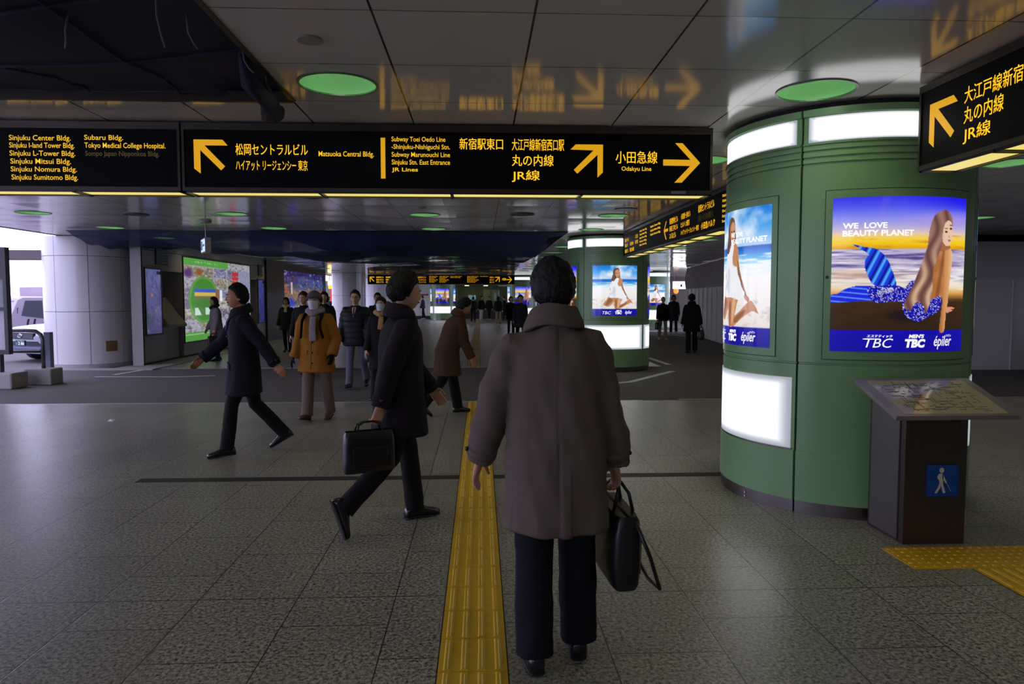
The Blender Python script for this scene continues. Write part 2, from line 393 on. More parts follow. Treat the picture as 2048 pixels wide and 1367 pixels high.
for x, y in sorted(bowls, key=lambda b: (b[1], b[0])):
    if x > 8 and y > 14: continue
    row = [b for b in sorted(bowls) if abs(b[1] - y) < .1]; k = row.index((x, y)); r = rows.index(round(y, 2)) if y > 4 else -1
    if proto is None:
        o = bowl_mesh().build('recessed_light_bowl', m_bowl, None, True); proto = o
        rim = MB().lathe([(.246, -.006), (.262, -.006), (.262, .004), (.246, .004), (.246, -.006)], 40, cap=False).build('rim', m_greend, o)
        lamp = MB().box(-.074, -.07, -.204, -.116, .036, .084).box(.07, .074, -.204, -.116, .036, .084).box(-.07, .07, -.204, -.2, .036, .084).box(-.07, .07, -.12, -.116, .036, .084).box(-.074, .074, -.204, -.116, .084, .088).build('fill_lamp_shield', m_dark, o)  # dark skirts added to keep the downward fill light off the bowl
        side = MB().box(-.07, .07, -.1155, -.112, .046, .084).build('side_diffuser', mat('bowl side light', (.9, .9, .8), .4, emit=(1.0, .98, .88), estr=22), o)
        fill_lamp = MB().box(-.068, .068, -.198, -.122, .074, .082).build('lamp', mat('bowl fill light', (.9, .9, .8), .4, emit=(1.0, .90, .62), estr=120), o)  # added emitter tucked out of sight, gives warm fill light from above
    else:
        o = proto.copy(); COL.objects.link(o)
        for ch in (rim, lamp, fill_lamp, side): c = ch.copy(); c.parent = o; COL.objects.link(c)
    o.location = (x, y, HC - .001)
    if r < 0: lab = 'green ceiling light bowl behind the viewer'
    elif r == 0: lab = 'large green ceiling light bowl ' + ('above the walkers, left of the green column' if x < 1 else 'right beside the top of the near green column' if x < 4 else 'beyond the right edge of the view')
    else: lab = 'green ceiling bowl, %s from left in %s row past the long sign' % (['first', 'second', 'third', 'fourth', 'fifth', 'sixth'][k], RO[r - 1])
    tag(o, lab, 'ceiling light', 'recessed green ceiling bowls')

# small dark discs and a detector on the ceiling
def disc(px, py, r, label, name='ceiling_speaker', cat='speaker', m=None):
    p = gz(px, py, HC); o = MB().lathe([(r, HC - .012), (r, HC), (r * .2, HC), (r * .2, HC - .008)], 24).build(name, m or m_dark, None)
    o.data.transform(Matrix.Translation((p.x, p.y, 0))); return tag(o, label, cat)
disc(272, 428, .2, 'dark round ceiling grille left, above the white round column'); disc(1045, 428, .2, 'dark round ceiling grille in the middle behind the long sign')
disc(1252, 418, .18, 'dark round ceiling grille near the angled sign at right')
disc(620, 78, .07, 'small pale round smoke detector on the ceiling beside the netting', 'smoke_detector', 'smoke detector', mat('pale plastic', srgb(150, 145, 135), .5))
disc(845, 414, .06, 'small smoke detector beside the third green bowl behind the sign', 'smoke_detector', 'smoke detector', MATS['pale plastic'])

# ------------------------------------------------------------------ yellow tactile paving
def tactile(name, x0, x1, y0, y1, label, bed=None, tops=True):
    t = thing(name, label, 'tactile paving', ((x0 + x1) / 2, y0, 0))
    w = (x1 - x0) / 2; b = MB(); r = MB(); n = max(1, round((y1 - y0) / .3)); st = (y1 - y0) / n
    for k in range(n):
        b.box(-w, w, k * st + .002, (k + 1) * st - .002, -.002, .003)
        for q in range(4):
            xc = -w + (q + .5) * 2 * w / 4
            r.loft([[(xc - .016, yy, .003), (xc + .016, yy, .003), (xc + .009, yy, .0085), (xc - .009, yy, .0085)] for yy in (k * st + .012, (k + 1) * st - .012)])
    b.build('tile_bed', bed or m_tac, t); r.build('guide_ridges', bed or m_tac, t)
    g = MB()
    for k in range(n):
        for q in range(4):
            xc = -w + (q + .5) * 2 * w / 4
            if rnd.random() < .9: g.box(xc + .0015, xc + .006, k * st + .02, (k + 1) * st - .03, .0085, .0089)
    g.build('ridge_highlights', m_tacr, t)  # painted highlights: a thin pale line on one side of each ridge top
    MB().box(-w - .006, -w, 0, y1 - y0, -.001, .002).box(w, w + .006, 0, y1 - y0, -.001, .002).build('edge_joint', m_joint, t)
    return t
tactile('tactile_strip', -.15, .15, -1.2, 11.04, 'long yellow ribbed guide strip running straight away from the viewer')
tactile('tactile_strip', -.27, .03, 16.62, 55, 'distant yellow guide strip continuing beyond the roadway', mat('worn dusty tactile', srgb(160, 142, 82), .55, var=.2, vscale=12))
tp = thing('tactile_patch', 'yellow dotted tactile patch at the foot of the map stand', 'tactile paving', (2.6, 4.03, 0))
b = MB(); dts = MB()
for k in range(4):
    b.box(k * .3 + .002, k * .3 + .298, 0, .36, -.002, .003)
    for q in range(5):
        for w in range(6): dts.cyl(k * .3 + .03 + q * .06, .03 + w * .06, .003, .0085, .012, 8, .008)
b.build('tile_bed', m_tac, tp); dts.build('warning_dots', m_tac, tp)
tactile('tactile_strip', 2.95, 3.25, -1, 4.02, 'short yellow guide strip leading towards the map stand at right')

# ------------------------------------------------------------------ overhead signs
AR_NW = [(107,157),(320,157),(357,200),(187,200),(335,355),(305,385),(155,235),(155,410),(107,372)]
AR_NE = [(965,160),(1165,160),(1165,365),(1125,403),(1125,235),(978,375),(952,347),(1095,203),(927,198)]
AR_R = [(1705,143),(1760,143),(1892,287),(1757,433),(1702,433),(1818,310),(1618,308),(1618,263),(1820,265)]
AR_L = [(-x, y) for x, y in AR_R]
def sign(label, loc, rotz, W, z0, z1, depth, items, light_n=6, zt=2.985, both=False, name='overhead_sign', tube=None):
    """face W wide from z0 to z1, looking along its own -y; items: (text or arrow outline, u0, u1, v0, v1, material, bold)"""
    t = thing(name, label, 'sign', loc, rotz)
    f = .02
    hb = MB().box(-f, W + f, .004, depth, z0 - .015, zt)
    hb.build('housing', m_signhouse, t)
    fr = MB().box(-f, W + f, -.012, .004, z1, zt).box(-f, W + f, -.012, .004, z0 - .03, z0).box(-f, 0, -.012, .004, z0, z1).box(W, W + f, -.012, .004, z0, z1)
    fr.box(-f, W + f, .004, .02, z0 - .04, z0 - .015).box(-f, W + f, depth - .02, depth, z0 - .04, z0 - .015).box(-f, -f + .02, .004, depth, z0 - .04, z0 - .015).box(W + f - .02, W + f, .004, depth, z0 - .04, z0 - .015)
    fr.build('frame', m_signhouse, t)
    MB().box(0, W, -.003, .004, z0, z1).build('face_panel', m_black_face, t)
    seg = W / light_n
    for k in range(light_n):
        MB().box(k * seg + .012, (k + 1) * seg - .012, .03, depth - .03, z0 - .028, z0 - .0151).build('light_panel', m_tube, t)
        if k: MB().box(k * seg - .012, k * seg + .012, -.004, depth, z0 - .045, z0 - .0151).build('bracket', m_dark, t)
    fp = lambda u, v: (u * W, -.0042, z1 + (z0 - z1) * v)
    for it in items:
        s, u0, u1, v0, v1, m = it[:6]; bold = it[6] if len(it) > 6 else .012
        b = MB()
        if isinstance(s, str): text_into(b, s, u0, u1, v0, v1, fp, bold); b.build('lettering', m, t)
        else:
            a = np.array(s, float); lo, hi = a.min(0), a.max(0); a = (a - lo) / (hi - lo)
            b.add([fp(u0 + p[0] * (u1 - u0), v0 + p[1] * (v1 - v0)) for p in a], [tuple(range(len(a)))]); b.build('arrow', m, t)
    return t
def px_items(lst, x0, x1, y0, y1):
    return [((s), (a - x0) / (x1 - x0), (b - x0) / (x1 - x0), (c - y0) / (y1 - y0), (d - y0) / (y1 - y0), m, *r) for s, a, b, c, d, m, *r in lst]
SY = 5.86
Y_, A_, D_ = m_yel, m_arrow, m_dim
main_items = px_items([
    (AR_NW, 388, 454, 281, 348, A_), ([(0, 0), (1, 0), (1, 1), (0, 1)], 753.5, 762.5, 274, 355, A_),
    ('松岡セントラルビル', 469, 610, 288, 311, Y_, .018), ('ハイアット リージェンシー 東京', 469, 609, 320, 341, Y_, .018),
    ('Matsuoka Central Bldg.', 631, 740, 301.5, 315, Y_, .01),
    ('Subway Toei Oedo Line', 775, 882, 271.5, 284, Y_, .008), ('-Shinjuku-Nishiguchi Stn.', 775, 891, 286.5, 299, Y_, .008),
    ('Subway Marunouchi Line', 775, 891, 302, 314.5, Y_, .008), ('Sinjuku Stn. East Entrance', 775, 891, 317, 330, Y_, .008), ('JR Lines', 775, 827, 333, 343, Y_, .015),
    ('新宿駅東口', 910, 997, 273, 296, Y_, .018), ('大江戸線新宿西口駅', 1015, 1120, 273, 297, Y_, .018), ('丸の内線', 1015, 1099, 305, 328, Y_, .018), ('JR線', 1015, 1071, 336, 360, Y_, .018),
    (AR_NE, 1133, 1199, 283.5, 350, A_), ('小田急線', 1225, 1310, 296, 321, Y_, .018), ('Odakyu Line', 1237, 1298, 327, 338.5, Y_, .012), (AR_R, 1322, 1398, 279, 359, A_)],
    370, 1418, 262, 375)
sign('long black overhead sign with amber arrows and station names', (-2.30, SY, 0), 0, 4.22, 2.48, 2.93, .27, main_items, 4)
MB().box(3.9, 4.02, -.0165, -.0125, 2.452, 2.474).build('sticker', mat('pale sticker', srgb(120, 122, 130), .5), bpy.data.objects['overhead_sign'])
lx0 = 20 - 600
left_items = px_items([(s, a, b, c, d, m, .008) for s, a, b, c, d, m in (
    ('Sinjuku Center Bldg.', 18, 141, 277, 290, Y_), ('Sinjuku I-land Tower Bldg.', 18, 148, 291, 304, Y_), ('Sinjuku L-Tower Bldg.', 18, 149, 306, 319, Y_),
    ('Sinjuku Mitsui Bldg.', 19, 140, 321, 334, Y_), ('Sinjuku Nomura Bldg.', 19, 151, 336, 348.5, Y_), ('Sinjuku Sumitomo Bldg.', 20, 153, 351, 364, Y_),
    ('Subaru Bldg.', 168, 246, 275.5, 288, Y_), ('Tokyo Medical College Hospital.', 168, 331, 290, 303, Y_))] + [('Sompo Japan Nipponkoa Bldg.', 169, 318, 305.5, 318, D_)], -496, 355, 264, 373)
sign('black overhead sign at far left listing building names in yellow', (-5.616, SY, 0), 0, 3.262, 2.48, 2.93, .27, left_items, 4)
# sign at the top right, along the walkway, in front of the near green column
W1 = 2.0
def fx1(px, py):                                    # face position of a photographed point
    p = gx(px, py, 2.95); return (4.665 - p.y) / W1, (2.94 - p.z) / (2.94 - 2.47)
def box1(px0, py0, px1, py1):
    a, b = fx1(px0, py0), fx1(px1, py1); return a[0], b[0], a[1], b[1]
near_items = [(AR_NW, .042, .178, .20, .80, A_), ('大江戸線新宿西口駅', .208, .56, .17, .375, Y_, .02), ('丸の内線', .208, .372, .42, .63, Y_, .02), ('JR線', .208, .324, .675, .885, Y_, .02)]
sign('black sign with amber arrow at top right, close above the map stand', (2.95, 4.665, 0), -math.pi / 2, W1, 2.47, 2.94, .26, near_items, 3)
# long angled sign between the two green columns
W2 = 6.9
far_items = [(AR_L, .482, .522, .18, .86, A_), ('新宿野村ビル', .535, .605, .14, .36, Y_), ('新宿三井ビル', .535, .605, .42, .62, Y_), ('スバルビル', .535, .59, .68, .88, Y_),
             ('小田急第一生命ビル', .63, .70, .14, .34, Y_), ('ヒルトン東京', .63, .695, .42, .62, Y_), ('ハイアットリージェンシー東京', .63, .76, .70, .88, Y_),
             ('松岡セントラルビル', .755, .855, .10, .34, Y_), ('損保ジャパン日本興亜ビル', .755, .85, .42, .62, D_), ('小田急ハルク', .775, .86, .68, .90, Y_)]
for k, s in enumerate(('Sinjuku Center Bldg.', 'Sinjuku Mitsui Bldg.', 'Sinjuku Nomura Bldg.', 'Subaru Bldg.', 'Sinjuku L-Tower Bldg.', 'Sumitomo Bldg.')):
    far_items.append((s, .90, .99, .08 + k * .145, .18 + k * .145, Y_, .025))
    if k < 5: far_items.append((s, .22, .305, .1 + k * .15, .20 + k * .15, Y_, .025))
    if k < 3: far_items.append((s, .345, .45, .1 + k * .16, .21 + k * .16, Y_, .025))
far_items += [('新宿センタービル', .02, .075, .2, .38, Y_), ('住友ビル', .02, .06, .46, .62, Y_), ('損保ビル', .02, .07, .72, .9, Y_), ('新宿アイランドタワー', .09, .155, .2, .38, D_), ('安田生命', .095, .14, .46, .62, Y_), ('東京医大病院', .09, .15, .72, .9, Y_), ('スバルビル', .165, .2, .2, .38, Y_), ('都庁方面', .165, .2, .46, .62, Y_)]
sign('long angled overhead sign receding between the two green columns', (3.1, 15.2, 0), -math.pi / 2, W2, 2.5, 2.94, .26, far_items, 9)
# far sign across the hall
W3 = 8.5
fi = [(AR_NW, .01, .045, .16, .84, A_), (AR_NE, .865, .9, .16, .84, A_), (AR_R, .945, .985, .12, .9, A_), ('小田急線', .915, .942, .3, .6, Y_)]
for u0, u1 in ((.055, .105), (.12, .18), (.195, .25), (.265, .315), (.325, .395), (.83, .862)):
    for v, s in ((.14, '新宿野村ビル'), (.44, '新宿三井ビル'), (.72, '松岡セントラル')): fi.append((s, u0, u1, v, v + .2, Y_ if u0 < .3 else A_))
for u0, u1, n in ((.415, .475, 6), (.485, .55, 6), (.56, .64, 2), (.675, .755, 6), (.765, .82, 1)):
    for k in range(n): fi.append(('Sinjuku Center Bldg.' if k % 2 else 'Subaru Bldg. Tokyo', u0, u1 - .012 * (k % 3), .08 + k * .14, .18 + k * .14, A_, .03))
sign('distant black overhead sign spanning the far end of the hall', (-6.45, 42, 0), 0, W3, 2.45, 2.93, .3, fi, 6)

# small lit exit sign hanging on a rod at left
p = gz(405, 441, HC); q = gy(412, 487, p.y)
t = thing('exit_sign', 'small lit hanging sign on a thin rod, left ceiling', 'sign', (q.x, p.y, 0), math.radians(-62))
MB().tube([(0, 0, 2.66), (0, 0, 3.0)], .012, 8).build('rod', m_steel, t); MB().lathe([(.1, 2.955), (.11, 3.0), (.02, 3.0), (.02, 2.955)], 20).build('ceiling_rose', m_wallg, t)
MB().box(-.26, .26, -.05, .05, 2.42, 2.68).build('housing', m_wallg, t)
MB().box(-.24, .24, -.055, -.05, 2.44, 2.66).build('lit_face', mat('pale lit sign', (.5, .5, .5), .4, emit=srgb(190, 215, 245), estr=1.0), t)
mb = MB(); mb.box(-.2, -.05, -.058, -.055, 2.47, 2.63).box(.0, .2, -.058, -.055, 2.53, 2.57); mb.build('pictogram', mat('sign blue', srgb(60, 90, 120), .4, emit=srgb(70, 100, 130), estr=.6), t)

# ================================================================== printed pictures
def lin(c): return np.array(srgb(*c))
class Art:
    def __init__(s, W, H, asp=1.0):
        s.W, s.H = W, H; s.U, s.V = np.meshgrid(np.linspace(0, 1, W), np.linspace(0, 1, H)); s.c = np.zeros((H, W, 3)); s.rs = np.random.RandomState(3)
    def vgrad(s, stops, mask=None):
        vs = [a for a, _ in stops]; cs = np.array([c for _, c in stops], float); o = np.stack([np.interp(s.V, vs, cs[:, k]) for k in range(3)], -1)
        s.put(o, 1.0 if mask is None else mask); return s
    def put(s, col, a):
        col = np.array(col, float); a = np.clip(a, 0, 1); a = a[..., None] if hasattr(a, 'ndim') and a.ndim == 2 else a
        s.c = s.c * (1 - a) + col * a
    def poly(s, pts, smooth=True):
        p = np.array(pts, float)
        if smooth:
            n = len(p); q = []
            for i in range(n):
                p0, p1, p2, p3 = p[i - 1], p[i], p[(i + 1) % n], p[(i + 2) % n]
                for t in (0, .25, .5, .75): q.append(.5 * (2 * p1 + (p2 - p0) * t + (2 * p0 - 5 * p1 + 4 * p2 - p3) * t * t + (3 * p1 - p0 - 3 * p2 + p3) * t ** 3))
            p = np.array(q)
        ins = np.zeros(s.U.shape, bool); n = len(p)
        for i in range(n):
            (x0, y0), (x1, y1) = p[i - 1], p[i]
            if y0 == y1: continue
            c = ((y0 > s.V) != (y1 > s.V)) & (s.U < (x1 - x0) * (s.V - y0) / (y1 - y0) + x0); ins ^= c
        return ins.astype(float)
    def noise(s, fx, fy, seed=0):
        r = np.random.RandomState(seed); o = np.zeros(s.U.shape)
        for k in range(4):
            gx_, gy_ = int(fx * 2 ** k) + 2, int(fy * 2 ** k) + 2; g = r.rand(gy_, gx_); x = s.U * (gx_ - 1.001); y = s.V * (gy_ - 1.001)
            i, j = x.astype(int), y.astype(int); a, b = x - i, y - j; a = a * a * (3 - 2 * a); b = b * b * (3 - 2 * b)
            o += (g[j, i] * (1 - a) * (1 - b) + g[j, i + 1] * a * (1 - b) + g[j + 1, i] * (1 - a) * b + g[j + 1, i + 1] * a * b) / 2 ** k
        return o / 1.875
    def ell(s, x, y, rx, ry, soft=.15): return np.clip((1 - np.hypot((s.U - x) / rx, (s.V - y) / ry)) / soft, 0, 1)
    def linear(s):
        c = np.clip(s.c / 255, 0, 1); return np.where(c <= .04045, c / 12.92, ((c + .055) / 1.055) ** 2.4)

def art_sunset(W, H):
    A = Art(W, H); P = lambda pts: [((x - 105) / 1022, (y - 98) / 1187) for x, y in pts]
    A.vgrad([(0, (52, 50, 235)), (.06, (80, 84, 240)), (.13, (135, 140, 245)), (.2, (190, 180, 225)), (.235, (236, 205, 180)), (.265, (250, 215, 80)), (.30, (252, 205, 20)), (.333, (225, 165, 10)), (.334, (190, 180, 215)),
             (.42, (190, 178, 210)), (.52, (240, 236, 240)), (.585, (245, 225, 190)), (.62, (225, 165, 80)), (.655, (120, 80, 40)), (.68, (70, 46, 22)), (.86, (52, 34, 18)), (.8605, (18, 8, 175)), (1, (14, 6, 160))])
    A.put((20, 10, 245), np.clip((A.U - .45) * 1.3, 0, 1) * np.clip(1 - A.V / .09, 0, 1) ** .8 * 1.3)
    A.put((190, 150, 230), .7 * A.ell(.8, .15, .4, .06, 1)); n = A.noise(5, 40, 2)
    A.put((205, 120, 20), np.clip(n * 3 - 1.6, 0, 1) * ((A.V > .24) & (A.V < .33)))
    w = A.noise(4, 70, 5); sea = ((A.V > .335) & (A.V < .60)).astype(float)
    A.put((70, 55, 130), sea * np.clip(w * 4 - 2.0, 0, .85) * np.clip((.6 - A.V) * 6, 0, 1)); A.put((255, 250, 245), sea * np.clip(1.7 - w * 4, 0, .8)); A.put((235, 175, 110), .5 * sea * A.ell(.15, .5, .5, .05, 1))
    sand = ((A.V > .655) & (A.V < .86)).astype(float); A.put((30, 18, 10), .45 * sand * A.noise(20, 60, 6)); A.put((24, 14, 30), .8 * A.ell(.5, .765, .2, .05, .6))
    # tail
    st = A.noise(40, 6, 8)
    fin = A.poly(P([(233, 455), (310, 478), (400, 500), (460, 570), (495, 650), (528, 772), (450, 795), (375, 765), (340, 700), (318, 630), (320, 560), (345, 540), (290, 495)]))
    A.put((20, 60, 225), fin); dx = (A.U - .2) + (A.V - .35) * .35
    A.put((90, 190, 250), fin * np.clip(np.sin(dx * 95 + A.V * 14) * 1.5 - .5, 0, .9)); A.put((8, 10, 120), fin * np.clip(np.sin(dx * 95 + A.V * 14 + 2.4) * 2 - 1.1, 0, .9))
    low = A.poly(P([(92, 850), (150, 835), (200, 798), (290, 775), (400, 790), (405, 890), (330, 890), (200, 903), (92, 902)]))
    A.put((25, 40, 225), low); A.put((110, 170, 250), low * np.clip(np.sin((A.V - .1 * A.U) * 190) * 1.5 - .6, 0, .85))
    sq = A.rs.rand(H, W)
    for pts in ([(340, 795), (440, 775), (540, 775), (590, 790), (640, 735), (700, 790), (720, 900), (640, 905), (560, 895), (470, 900), (380, 898)], [(575, 880), (620, 800), (760, 860), (855, 848), (882, 900), (860, 970), (780, 1010), (690, 1050), (610, 1015), (580, 960)]):
        b = A.poly(P(pts)); A.put((22, 24, 190), b); A.put((200, 205, 250), b * (sq > .87)); A.put((10, 8, 90), b * (sq < .22)); A.put((160, 110, 190), b * ((sq > .3) & (sq < .34)))
    A.put((235, 240, 255), .8 * fin * 0 + .8 * A.poly(P([(405, 815), (470, 790), (520, 800), (480, 830), (420, 845)])) * (sq > .4))
    # figure
    bk = A.poly(P([(850, 470), (925, 470), (968, 505), (975, 560), (962, 640), (905, 850), (860, 852), (790, 875), (770, 760), (790, 600), (820, 520)]))
    sk = np.clip((A.U - .66) * 5 + .15 * np.sin(A.V * 40), 0, 1); A.put((178, 112, 58), bk); A.put((238, 180, 125), bk * np.clip(sk - .25, 0, 1)); A.put((120, 66, 30), bk * np.clip(.9 - np.abs((A.U - .745 + (A.V - .5) * .18) * 38), 0, .6))
    arm = A.poly(P([(905, 500), (962, 505), (975, 560), (968, 660), (948, 830), (945, 900), (930, 1000), (918, 1124), (872, 1124), (882, 980), (893, 860), (888, 680), (893, 560)]))
    A.put((215, 150, 92), arm); A.put((250, 215, 170), arm * np.clip((A.U - .80) * 14, 0, .8)); A.put((150, 88, 45), arm * np.clip((.79 - A.U) * 22, 0, .7))
    A.put((228, 150, 120), A.poly(P([(935, 950), (965, 938), (1015, 945), (1018, 952), (985, 956), (1000, 968), (965, 978), (940, 985)])))
    nk = A.poly(P([(865, 440), (940, 465), (945, 490), (850, 510)])); A.put((170, 105, 65), nk)
    hair = A.poly(P([(885, 196), (930, 212), (962, 262), (970, 330), (958, 300), (925, 275), (895, 300), (880, 380), (868, 460), (835, 560), (805, 640), (800, 720), (795, 860), (775, 930), (748, 995), (735, 940), (700, 905), (660, 915), (635, 965), (585, 935), (610, 850), (650, 760), (690, 650), (725, 545), (748, 470), (755, 390), (775, 290), (815, 225)]))
    wv = np.sin((A.U * 60 + np.sin(A.V * 22) * 1.6 + A.V * 8)) * .5 + .5
    A.put((140, 98, 88), hair); A.put((222, 186, 150), hair * np.clip(wv * 1.6 - .7, 0, 1) * np.clip((A.V - .1) * 2.2, .25, 1)); A.put((82, 50, 46), hair * np.clip(.6 - wv * 1.8, 0, .8))
    face = A.poly(P([(893, 300), (925, 275), (957, 295), (970, 345), (968, 395), (955, 440), (925, 472), (893, 458), (872, 420), (876, 350)]))
    A.put((238, 200, 172), face); A.put((200, 138, 104), face * np.clip((.765 - A.U) * 30, 0, .7)); 
    for x, y in ((905, 362), (951, 337)): A.put((50, 28, 30), A.ell((x - 105) / 1022, (y - 98) / 1187, .016, .009, .5)); A.put((90, 56, 46), .8 * A.ell((x - 105) / 1022, (y - 124) / 1187, .022, .005, .5))
    A.put((170, 80, 76), A.ell((938 - 105) / 1022, (428 - 98) / 1187, .017, .008, .5)); A.put((200, 140, 110), .7 * A.ell((934 - 105) / 1022, (398 - 98) / 1187, .008, .012, .6))
    return A.linear()

def art_beach(W, H):
    A = Art(W, H); P = lambda pts: [((x - 300) / 393, (y - 340) / 435) for x, y in pts]
    A.vgrad([(0, (20, 120, 225)), (.14, (70, 165, 240)), (.27, (190, 215, 245)), (.278, (22, 90, 190)), (.31, (30, 120, 215)), (.36, (90, 180, 230)), (.43, (225, 240, 250)), (.5, (248, 246, 245)), (.86, (238, 230, 224)), (.862, (22, 12, 165)), (1, (16, 8, 150))])
    n = A.noise(4, 5, 11); A.put((240, 246, 255), np.clip(n * 3.2 - 1.4, 0, 1) * np.clip((.275 - A.V) * 40, 0, 1) * .95)
    w = A.noise(5, 60, 12); A.put((245, 250, 255), np.clip(w * 4 - 1.7, 0, .9) * ((A.V > .33) & (A.V < .47)))
    A.put((190, 178, 165), np.clip(A.noise(14, 30, 14) * 3 - 1.7, 0, .5) * ((A.V > .66) & (A.V < .86)))
    hair = A.poly(P([(503, 360), (482, 368), (471, 395), (468, 430), (455, 468), (478, 477), (497, 452), (522, 446), (533, 440), (530, 400), (522, 370)]))
    skin = (198, 140, 98); dk = (120, 74, 46)
    for pts in ([(535, 455), (548, 465), (555, 510), (567, 550), (592, 605), (612, 625), (606, 636), (582, 615), (556, 565), (540, 515), (526, 480)], [(450, 520), (460, 520), (455, 580), (452, 614), (442, 614), (446, 570)],
                [(440, 612), (498, 612), (492, 640), (450, 690), (420, 694), (398, 684), (395, 668), (418, 640)], [(488, 618), (552, 618), (544, 650), (525, 700), (518, 716), (492, 714), (484, 690)],
                [(515, 690), (560, 668), (600, 640), (622, 632), (646, 660), (650, 672), (628, 664), (590, 680), (545, 706), (518, 716)], [(495, 440), (535, 448), (552, 475), (540, 520), (500, 500)]):
        m = A.poly(P(pts)); A.put(skin, m)
    for pts in ([(440, 622), (470, 640), (440, 676), (410, 684)], [(490, 640), (506, 640), (502, 708), (492, 706)], [(530, 690), (590, 660), (590, 672), (540, 704)], [(548, 500), (572, 560), (600, 615), (580, 606), (555, 555)]):
        A.put(dk, .6 * A.poly(P(pts)))
    A.put((235, 190, 150), .7 * A.poly(P([(518, 630), (540, 628), (528, 680), (512, 706)])))
    dress = A.poly(P([(462, 480), (492, 452), (520, 452), (512, 500), (530, 545), (552, 548), (575, 590), (590, 612), (560, 628), (500, 620), (440, 616), (446, 570), (452, 545), (446, 520)]))
    A.put((246, 246, 250), dress); A.put((190, 200, 220), dress * np.clip(A.noise(16, 10, 15) * 3 - 1.6, 0, .7))
    A.put((96, 62, 58), hair); A.put((150, 105, 90), hair * np.clip(np.sin(A.U * 130 + A.V * 20), 0, .7))
    face = A.poly(P([(497, 382), (515, 376), (528, 392), (530, 415), (520, 440), (506, 444), (494, 428), (490, 402)])); A.put((206, 152, 116), face)
    for x in (502, 520): A.put((40, 24, 24), A.ell((x - 300) / 393, (407 - 340) / 435, .016, .008, .5))
    A.put((150, 66, 62), A.ell((511 - 300) / 393, (430 - 340) / 435, .016, .007, .5))
    return A.linear()

m_ad = mat_print('backlit advertisement', .92); m_box = mat_print('white light box', 1.0, False)
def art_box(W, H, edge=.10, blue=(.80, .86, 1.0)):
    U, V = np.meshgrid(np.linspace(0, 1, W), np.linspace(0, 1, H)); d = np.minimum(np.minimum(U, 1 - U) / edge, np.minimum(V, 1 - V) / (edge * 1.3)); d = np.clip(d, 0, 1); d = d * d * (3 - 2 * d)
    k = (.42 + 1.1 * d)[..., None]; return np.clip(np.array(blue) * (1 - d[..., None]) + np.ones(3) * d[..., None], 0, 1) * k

SUN_HI, BEACH_HI = art_sunset(190, 226), art_beach(150, 180); SUN_LO, BEACH_LO = art_sunset(72, 84), art_beach(80, 92)

